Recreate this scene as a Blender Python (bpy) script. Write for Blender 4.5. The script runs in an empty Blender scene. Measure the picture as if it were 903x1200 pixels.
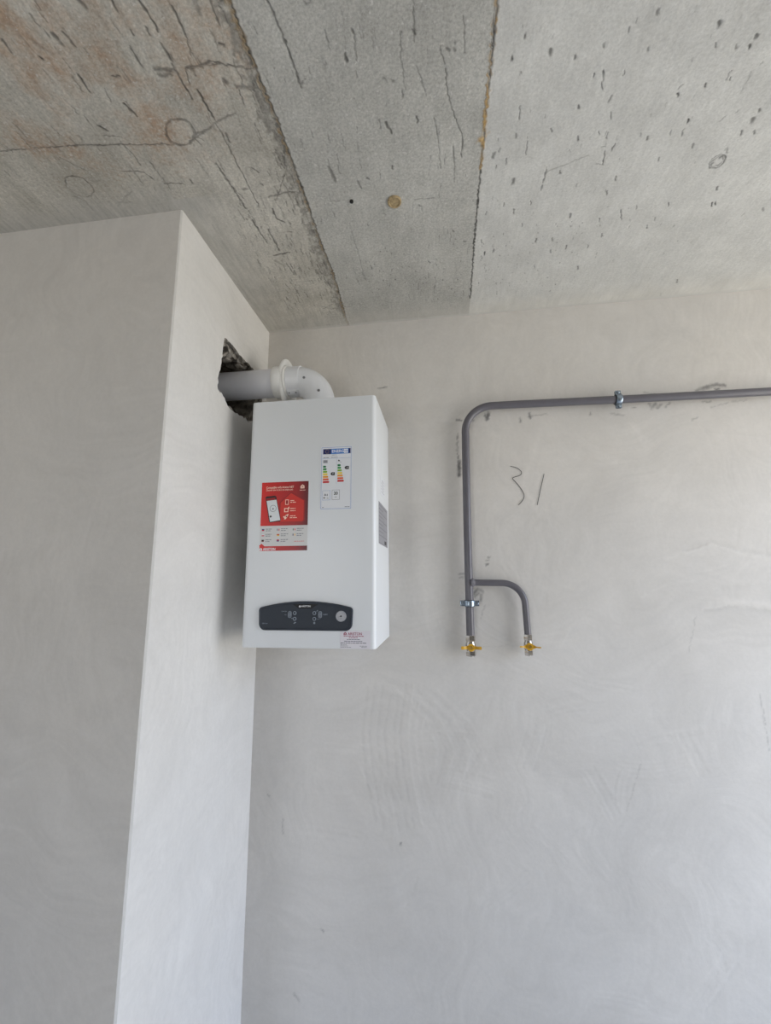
import bpy, bmesh, math, random
import numpy as np
from mathutils import Vector, Matrix, geometry

# ------------------------------------------------------------------ camera, world, light, exposure
SC = bpy.context.scene
COL = SC.collection
cam_d = bpy.data.cameras.new('camera')
cam_d.sensor_fit = 'VERTICAL'; cam_d.sensor_height = 36.0; cam_d.lens = 36.0*499.678/1200.0
cam_d.clip_start = .02
cam = bpy.data.objects.new('camera', cam_d); COL.objects.link(cam)
CM = [[0.9905519,0.0278081,0.1342896],[0.1370177,-0.1595768,-0.9776305],[-0.0057566,0.9867938,-0.1618793]]
cam.matrix_world = Matrix(((CM[0][0],CM[0][1],CM[0][2],.681385),(CM[1][0],CM[1][1],CM[1][2],-1.517163),(CM[2][0],CM[2][1],CM[2][2],1.6),(0,0,0,1)))
SC.camera = cam
SC.view_settings.view_transform = 'Standard'
SC.view_settings.look = 'None'
SC.view_settings.gamma = 1.0
SC.view_settings.use_curve_mapping = False
SC.view_settings.exposure = 0.0
try:
    SC.cycles.max_bounces = 16; SC.cycles.diffuse_bounces = 12
    SC.cycles.sample_clamp_indirect = 10
except Exception: pass

SKY = 5.05
WX = 2.75                                    # inner face of the right wall
WIN = (-1.75, -.13, .0, 2.42)                # window: y0, y1, z0, z1 in the right wall
FILL_OPENING = (-1.4, -.5, .0, 2.25)                  # unseen opening added behind the camera for frontal fill: x0, x1, z0, z1
FRONT_Y = -4.2
def lin(c): c = c/255.0; return c/12.92 if c <= .04045 else ((c+.055)/1.055)**2.4
def srgb(r, g, b): return (lin(r), lin(g), lin(b), 1.0)

world = bpy.data.worlds.new('daylight'); SC.world = world; world.use_nodes = True
wn = world.node_tree; wn.nodes.clear()
wo = wn.nodes.new('ShaderNodeOutputWorld'); wb = wn.nodes.new('ShaderNodeBackground')
wr = wn.nodes.new('ShaderNodeValToRGB'); wm = wn.nodes.new('ShaderNodeMapRange'); wsx = wn.nodes.new('ShaderNodeSeparateXYZ'); wt = wn.nodes.new('ShaderNodeTexCoord')
wn.links.new(wt.outputs['Generated'], wsx.inputs[0]); wn.links.new(wsx.outputs['Z'], wm.inputs['Value'])
wm.inputs['From Min'].default_value = -1; wm.inputs['From Max'].default_value = 1
wn.links.new(wm.outputs['Result'], wr.inputs['Fac']); wn.links.new(wr.outputs['Color'], wb.inputs['Color']); wn.links.new(wb.outputs[0], wo.inputs[0])
el = wr.color_ramp.elements
el[0].position = 0.0; el[0].color = (.70,.665,.60,1)
el[1].position = 1.0; el[1].color = (.62,.88,1.32,1)
for p_, c_ in ((.485,(.95,.92,.85,1)),(.515,(.84,.90,1.02,1)),(.65,(.86,1.01,1.30,1))):
    e_ = el.new(p_); e_.color = c_
wb.inputs['Strength'].default_value = SKY

def portal(name, loc, rot, sx, sy):
    l = bpy.data.lights.new(name, 'AREA'); l.shape = 'RECTANGLE'; l.size = sx; l.size_y = sy
    try: l.cycles.is_portal = True
    except Exception: pass
    o = bpy.data.objects.new(name, l); COL.objects.link(o); o.location = loc; o.rotation_euler = rot
portal('window_portal', (WX+.12, (WIN[0]+WIN[1])/2, (WIN[2]+WIN[3])/2), (0, math.pi/2, 0), WIN[3]-WIN[2], WIN[1]-WIN[0])
portal('fill_opening_portal', ((FILL_OPENING[0]+FILL_OPENING[1])/2, FRONT_Y-.12, (FILL_OPENING[2]+FILL_OPENING[3])/2), (math.pi/2, 0, 0), FILL_OPENING[1]-FILL_OPENING[0], FILL_OPENING[3]-FILL_OPENING[2])

# ------------------------------------------------------------------ node helpers
def new_mat(name):
    m = bpy.data.materials.new(name); m.use_nodes = True
    return m, m.node_tree, m.node_tree.nodes['Principled BSDF']
def put(nt, sock, v):
    if isinstance(v, bpy.types.NodeSocket): nt.links.new(v, sock)
    elif v is not None:
        if hasattr(v, '__len__') and len(v) == 4 and sock.type == 'VECTOR': v = v[:3]
        sock.default_value = v
def math_(nt, op, a, b=None, c=None, clamp=False):
    n = nt.nodes.new('ShaderNodeMath'); n.operation = op; n.use_clamp = clamp
    put(nt, n.inputs[0], a); put(nt, n.inputs[1], b)
    if c is not None: put(nt, n.inputs[2], c)
    return n.outputs[0]
def noise(nt, vec, scale, detail=4, rough=.55, dist=0.0):
    n = nt.nodes.new('ShaderNodeTexNoise'); put(nt, n.inputs['Vector'], vec)
    n.inputs['Scale'].default_value = scale; n.inputs['Detail'].default_value = detail
    n.inputs['Roughness'].default_value = rough; n.inputs['Distortion'].default_value = dist
    return n.outputs['Fac']
def mapping(nt, vec, scale=(1,1,1), rot=(0,0,0), loc=(0,0,0)):
    n = nt.nodes.new('ShaderNodeMapping'); put(nt, n.inputs['Vector'], vec)
    n.inputs['Scale'].default_value = scale; n.inputs['Rotation'].default_value = rot; n.inputs['Location'].default_value = loc
    return n.outputs[0]
def rng(nt, v, a, b, c, d):
    n = nt.nodes.new('ShaderNodeMapRange'); n.clamp = True; put(nt, n.inputs['Value'], v)
    for k, x in zip(('From Min','From Max','To Min','To Max'), (a,b,c,d)): n.inputs[k].default_value = x
    return n.outputs['Result']
def mix(nt, fac, a, b, mode='MIX'):
    n = nt.nodes.new('ShaderNodeMix'); n.data_type = 'RGBA'; n.blend_type = mode
    put(nt, n.inputs[0], fac); put(nt, n.inputs[6], a); put(nt, n.inputs[7], b)
    return n.outputs[2]
def scale_col(nt, col, f):
    n = nt.nodes.new('ShaderNodeVectorMath'); n.operation = 'SCALE'
    put(nt, n.inputs[0], col); put(nt, n.inputs['Scale'], f)
    return n.outputs[0]
def attr(nt, name):
    n = nt.nodes.new('ShaderNodeAttribute'); n.attribute_name = name
    return n.outputs['Fac']
def bump(nt, h, strength, dist, normal=None):
    n = nt.nodes.new('ShaderNodeBump'); put(nt, n.inputs['Height'], h)
    n.inputs['Strength'].default_value = strength; n.inputs['Distance'].default_value = dist
    if normal is not None: put(nt, n.inputs['Normal'], normal)
    return n.outputs[0]
def objco(nt): return nt.nodes.new('ShaderNodeTexCoord').outputs['Object']
def simple(name, col, rough=.5, metal=0.0, var=.04, nscale=40, coat=0.0, spec=None, bmp=0.0):
    """plain surface with a faint procedural unevenness"""
    m, nt, b = new_mat(name)
    P = objco(nt)
    f = rng(nt, noise(nt, P, nscale, 3), .3, .7, 1-var, 1+var)
    put(nt, b.inputs['Base Color'], scale_col(nt, col, f))
    b.inputs['Roughness'].default_value = rough; b.inputs['Metallic'].default_value = metal
    if coat: b.inputs['Coat Weight'].default_value = coat
    if spec is not None: b.inputs['Specular IOR Level'].default_value = spec
    if bmp: put(nt, b.inputs['Normal'], bump(nt, noise(nt, P, nscale*3, 3), bmp, .001))
    return m

def plaster(name, base, axes=(0,2), attrs=False):
    """trowelled gypsum plaster: blotches, sweeping strokes, fine grain"""
    m, nt, b = new_mat(name)
    P = objco(nt)
    w1 = nt.nodes.new('ShaderNodeTexNoise'); put(nt, w1.inputs['Vector'], P); w1.inputs['Scale'].default_value = 2.3; w1.inputs['Detail'].default_value = 2
    wv = nt.nodes.new('ShaderNodeVectorMath'); wv.operation = 'MULTIPLY_ADD'
    put(nt, wv.inputs[0], w1.outputs['Color']); wv.inputs[1].default_value = (.55,.55,.55); put(nt, wv.inputs[2], P)
    Q = wv.outputs[0]
    s1 = noise(nt, mapping(nt, Q, (2.5,2.5,26), (0,.5,0)), 1.6, 5, .6)
    s2 = noise(nt, mapping(nt, Q, (24,24,2.2), (0,.25,0), (3,1,7)), 1.6, 5, .6)
    msk = rng(nt, noise(nt, P, 1.9, 2), .42, .58, 0, 1)
    st = math_(nt, 'ADD', math_(nt, 'MULTIPLY', s1, msk), math_(nt, 'MULTIPLY', s2, math_(nt, 'SUBTRACT', 1.0, msk)))
    blot = noise(nt, mapping(nt, P, (1,1,1), (0,0,0), (5,2,1)), 2.6, 6, .62, .6)
    fine = noise(nt, P, 90, 4, .7)
    f = math_(nt, 'MULTIPLY', rng(nt, st, .28, .72, .955, 1.04), rng(nt, blot, .3, .7, .93, 1.06))
    f = math_(nt, 'MULTIPLY', f, rng(nt, fine, .25, .75, .965, 1.035))
    if attrs: f = math_(nt, 'MULTIPLY', f, math_(nt, 'MULTIPLY_ADD', attr(nt, 'groove'), .085, 1.0))
    col = scale_col(nt, base, f)
    tint = rng(nt, noise(nt, P, 1.3, 3), .35, .65, 0, .35)
    col = mix(nt, tint, col, scale_col(nt, (base[0]*1.02, base[1]*.99, base[2]*.94, 1), f))
    if attrs: col = mix(nt, attr(nt, 'dark'), col, srgb(72,72,74))
    put(nt, b.inputs['Base Color'], col)
    b.inputs['Roughness'].default_value = .62
    b.inputs['Specular IOR Level'].default_value = .3
    n1 = bump(nt, st, .10, .004)
    n2 = bump(nt, fine, .25, .0012, n1)
    put(nt, b.inputs['Normal'], n2)
    return m

# ------------------------------------------------------------------ mesh helpers
class MB:
    """collects geometry in world coordinates; build() links it as one mesh object"""
    def __init__(s): s.v = []; s.f = []; s.m = []; s.sm = []
    def add(s, vs, fs, mi=0, smooth=False):
        o = len(s.v); s.v += [tuple(x) for x in vs]
        for f in fs: s.f.append(tuple(i+o for i in f)); s.m.append(mi); s.sm.append(smooth)
    def box(s, c, d, mi=0, fr=None, bev=0.0):
        x, y, z = [t/2 for t in d]
        bm = bmesh.new(); bmesh.ops.create_cube(bm, size=1)
        for v in bm.verts: v.co = Vector((v.co.x*d[0], v.co.y*d[1], v.co.z*d[2]))
        if bev: bmesh.ops.bevel(bm, geom=list(bm.edges), offset=bev, segments=2, affect='EDGES', profile=.6)
        vs = [tuple(v.co+Vector(c)) for v in bm.verts]; fs = [[v.index for v in f.verts] for f in bm.faces]
        bm.free()
        if fr: vs = [fr(*v) for v in vs]
        s.add(vs, fs, mi)
    def tube(s, pts, r, n=20, mi=0, cap=True):
        pts = [Vector(p) for p in pts]; rr = r if isinstance(r, (list, tuple)) else [r]*len(pts)
        tg = []
        for i in range(len(pts)):
            a = pts[max(0,i-1)]; b = pts[min(len(pts)-1,i+1)]; tg.append((b-a).normalized())
        up = Vector((0,0,1)) if abs(tg[0].z) < .9 else Vector((0,1,0))
        u = tg[0].cross(up).normalized(); vs = []; fs = []
        for i, p in enumerate(pts):
            u = (u - tg[i]*u.dot(tg[i])).normalized(); w = tg[i].cross(u)
            for k in range(n):
                a = 2*math.pi*k/n; vs.append(p + (u*math.cos(a)+w*math.sin(a))*rr[i])
        for i in range(len(pts)-1):
            for k in range(n):
                k2 = (k+1) % n; fs.append((i*n+k, i*n+k2, (i+1)*n+k2, (i+1)*n+k))
        s.add(vs, fs, mi, True)
        if cap:
            o = len(pts)-1
            s.add([vs[k] for k in range(n)], [tuple(range(n))[::-1]], mi)
            s.add([vs[o*n+k] for k in range(n)], [tuple(range(n))], mi)
    def lathe(s, prof, base, axis, n=32, mi=0, smooth=True):
        """prof: (distance along the axis, radius)"""
        ax = Vector(axis).normalized(); up = Vector((0,0,1)) if abs(ax.z) < .9 else Vector((0,1,0))
        u = ax.cross(up).normalized(); w = ax.cross(u); B0 = Vector(base); vs = []; fs = []
        for t, r in prof:
            for k in range(n):
                a = 2*math.pi*k/n; vs.append(B0+ax*t+(u*math.cos(a)+w*math.sin(a))*r)
        for i in range(len(prof)-1):
            for k in range(n):
                k2 = (k+1) % n; fs.append((i*n+k, i*n+k2, (i+1)*n+k2, (i+1)*n+k))
        s.add(vs, fs, mi, smooth)
        if prof[0][1] > 0: s.add(vs[:n], [tuple(range(n))[::-1]], mi)
        if prof[-1][1] > 0: s.add(vs[-n:], [tuple(range(n))], mi)
    def prism(s, loops, mi=0, smooth=False, cap0=True, cap1=True):
        """loops: equal-length rings of points, joined in order"""
        n = len(loops[0]); vs = [p for L in loops for p in L]; fs = []
        for i in range(len(loops)-1):
            for k in range(n):
                k2 = (k+1) % n; fs.append((i*n+k, i*n+k2, (i+1)*n+k2, (i+1)*n+k))
        s.add(vs, fs, mi, smooth)
        if cap0: s.add(loops[0], [tuple(range(n))[::-1]], mi)
        if cap1: s.add(loops[-1], [tuple(range(n))], mi)
    def build(s, name, mats, parent=None, origin=None, fix=True):
        V = np.array(s.v, float)
        if origin is None: origin = (V.min(0)+V.max(0))/2
        origin = np.array(origin, float)
        me = bpy.data.meshes.new(name); me.from_pydata([tuple(x) for x in V-origin], [], s.f)
        for m in (mats if isinstance(mats, (list, tuple)) else [mats]): me.materials.append(m)
        me.polygons.foreach_set('material_index', s.m); me.polygons.foreach_set('use_smooth', s.sm)
        if fix:
            bm = bmesh.new(); bm.from_mesh(me); bmesh.ops.remove_doubles(bm, verts=bm.verts, dist=1e-6)
            bmesh.ops.recalc_face_normals(bm, faces=bm.faces); bm.to_mesh(me); bm.free()
            try: me.set_sharp_from_angle(angle=math.radians(38))
            except Exception: pass
        me.update()
        o = bpy.data.objects.new(name, me); COL.objects.link(o)
        o.location = origin
        if parent is not None:
            o.parent = parent; o.location = Vector(origin)-Vector(WPOS[parent.name])
        WPOS[o.name] = tuple(origin)
        return o
WPOS = {}
def thing(name, label, cat, loc, group=None):
    o = bpy.data.objects.new(name, None); o.empty_display_size = .05; COL.objects.link(o); o.location = loc
    o['label'] = label; o['category'] = cat
    if group: o['group'] = group
    WPOS[o.name] = tuple(loc)
    return o
def structure(o): o['kind'] = 'structure'; return o

def grid_object(name, mat, gx, gy, place, attrs, disp, flip):
    """rectilinear sheet; place(X, Y, D) -> xyz arrays"""
    X, Y = np.meshgrid(gx, gy); ny, nx = X.shape
    V = np.stack([a.ravel() for a in place(X, Y, disp)], 1).astype(np.float32)
    idx = np.arange(nx*ny).reshape(ny, nx)
    a, b, c, d = idx[:-1,:-1], idx[:-1,1:], idx[1:,1:], idx[1:,:-1]
    q = np.stack([a,b,c,d] if not flip else [a,d,c,b], -1).reshape(-1, 4).astype(np.int32)
    me = bpy.data.meshes.new(name)
    me.vertices.add(len(V)); me.vertices.foreach_set('co', V.ravel())
    me.loops.add(q.size); me.loops.foreach_set('vertex_index', q.ravel())
    me.polygons.add(len(q)); me.polygons.foreach_set('loop_start', np.arange(0, q.size, 4, dtype=np.int32))
    me.polygons.foreach_set('use_smooth', np.ones(len(q), bool))
    me.update(calc_edges=True)
    for k, arr in attrs.items():
        at = me.attributes.new(k, 'FLOAT', 'POINT'); at.data.foreach_set('value', arr.ravel().astype(np.float32))
    me.materials.append(mat)
    o = bpy.data.objects.new(name, me); COL.objects.link(o); WPOS[o.name] = (0,0,0)
    return structure(o)

def vnoise(X, Y, scale, seed):
    r = np.random.RandomState(seed); T = r.rand(256, 256)
    x = X/scale; y = Y/scale; xi = np.floor(x).astype(int); yi = np.floor(y).astype(int); fx = x-xi; fy = y-yi
    fx = fx*fx*(3-2*fx); fy = fy*fy*(3-2*fy)
    g = lambda i, j: T[(xi+i) % 256, (yi+j) % 256]
    return (g(0,0)*(1-fx)+g(1,0)*fx)*(1-fy)+(g(0,1)*(1-fx)+g(1,1)*fx)*fy

class Paint:
    """weathering masks worked into a sheet: strokes in the sheet's own coordinates"""
    def __init__(s, gx, gy):
        s.gx = gx; s.gy = gy; s.X, s.Y = np.meshgrid(gx, gy)
        s.n1 = vnoise(s.X, s.Y, .006, 1)-.5; s.n2 = vnoise(s.X, s.Y, .006, 2)-.5; s.n3 = vnoise(s.X, s.Y, .012, 3)
    def zeros(s): return np.zeros_like(s.X)
    def stroke(s, A, pts, w, k, rough=.003, signed=False, breakup=.5, soft=1.25):
        if len(pts) == 1: pts = [pts[0], pts[0]]
        for (x0,y0),(x1,y1) in zip(pts[:-1], pts[1:]):
            pad = w*2+rough
            i0, i1 = np.searchsorted(s.gx, (min(x0,x1)-pad, max(x0,x1)+pad)); j0, j1 = np.searchsorted(s.gy, (min(y0,y1)-pad, max(y0,y1)+pad))
            if i1-i0 < 1 or j1-j0 < 1: continue
            sl = (slice(j0,j1), slice(i0,i1))
            x = s.X[sl]+s.n1[sl]*rough*2; y = s.Y[sl]+s.n2[sl]*rough*2
            dx, dy = x1-x0, y1-y0; L = dx*dx+dy*dy+1e-12
            t = np.clip(((x-x0)*dx+(y-y0)*dy)/L, 0, 1)
            d = np.hypot(x-x0-t*dx, y-y0-t*dy)
            v = np.clip(soft-d/w, 0, 1)*(1-breakup*np.clip(1.6*(s.n3[sl]-.35), 0, 1))
            if signed:
                c = A[sl]; A[sl] = np.where(np.abs(v*k) > np.abs(c), v*k, c)
            else: A[sl] = np.maximum(A[sl], v*k)

# ------------------------------------------------------------------ the room
H = 2.6033; COLY = -.5893
M_wall = plaster('wall plaster', (.625,.605,.58,1), attrs=True)
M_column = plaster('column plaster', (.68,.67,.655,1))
M_plain = plaster('room plaster', (.60,.59,.57,1))

def ceiling_material():
    m, nt, b = new_mat('raw concrete ceiling')
    P = objco(nt)
    sp = nt.nodes.new('ShaderNodeSeparateXYZ'); nt.links.new(P, sp.inputs[0])
    x, y = sp.outputs['X'], sp.outputs['Y']
    isL = rng(nt, x, .338, .346, 1, 0); isR = rng(nt, x, .796, .801, 0, 1)
    blot = noise(nt, P, 3.2, 7, .62, .5); blot2 = noise(nt, mapping(nt, P, (1,1,1), (0,0,0), (7,3,0)), 11, 6, .65)
    grain = noise(nt, mapping(nt, P, (70,9,70)), 1.4, 5, .65)
    speck = noise(nt, P, 190, 3, .75)
    left = mix(nt, rng(nt, blot, .35, .62, 0, 1), (.39,.368,.32,1), (.55,.525,.468,1))
    mid = mix(nt, rng(nt, blot, .3, .7, 0, 1), (.375,.368,.34,1), (.50,.492,.457,1))
    right = mix(nt, rng(nt, blot, .3, .7, 0, 1), (.53,.525,.50,1), (.61,.605,.575,1))
    col = mix(nt, isL, mix(nt, isR, mid, right), left)
    rust = math_(nt, 'MULTIPLY', isL, math_(nt, 'MULTIPLY', rng(nt, blot2, .44, .66, 0, .85), attr(nt, 'rust')))
    col = mix(nt, rust, col, (.36,.25,.17,1))
    f = math_(nt, 'MULTIPLY', rng(nt, blot2, .3, .7, .92, 1.08), math_(nt, 'MULTIPLY_ADD', rng(nt, grain, .3, .7, -.07, .06), math_(nt, 'MULTIPLY_ADD', isL, 1.2, .8), 1.0))
    amp = math_(nt, 'SUBTRACT', 1.0, attr(nt, 'smear'))
    sv = rng(nt, speck, .28, .72, -.24, .24)
    f = math_(nt, 'MULTIPLY', f, math_(nt, 'MULTIPLY_ADD', sv, math_(nt, 'MULTIPLY', math_(nt, 'MULTIPLY_ADD', amp, .8, .2), math_(nt, 'MULTIPLY_ADD', isR, -.45, 1.0)), 1.0))
    col = mix(nt, attr(nt, 'smear'), col, mix(nt, isR, (.47,.455,.42,1), (.60,.585,.545,1)))
    col = scale_col(nt, col, f)
    chip = rng(nt, noise(nt, mapping(nt, P, (1,1,1), (0,0,0), (2,9,4)), 130, 2, .6), .64, .72, 0, .55)
    col = mix(nt, math_(nt, 'MULTIPLY', chip, math_(nt, 'MULTIPLY', amp, math_(nt, 'MULTIPLY_ADD', isR, -.6, 1.0))), col, (.66,.65,.62,1))
    col = mix(nt, attr(nt, 'pale'), col, (.55,.54,.51,1))
    col = mix(nt, attr(nt, 'dark'), col, (.035,.033,.030,1))
    tanc = mix(nt, rng(nt, speck, .35, .65, 0, 1), (.42,.26,.09,1), (.62,.43,.20,1))
    col = mix(nt, attr(nt, 'tan'), col, tanc)
    put(nt, b.inputs['Base Color'], col)
    b.inputs['Roughness'].default_value = .75; b.inputs['Specular IOR Level'].default_value = .25
    put(nt, b.inputs['Normal'], bump(nt, math_(nt, 'ADD', speck, blot2), .25, .002))
    return m

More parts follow.
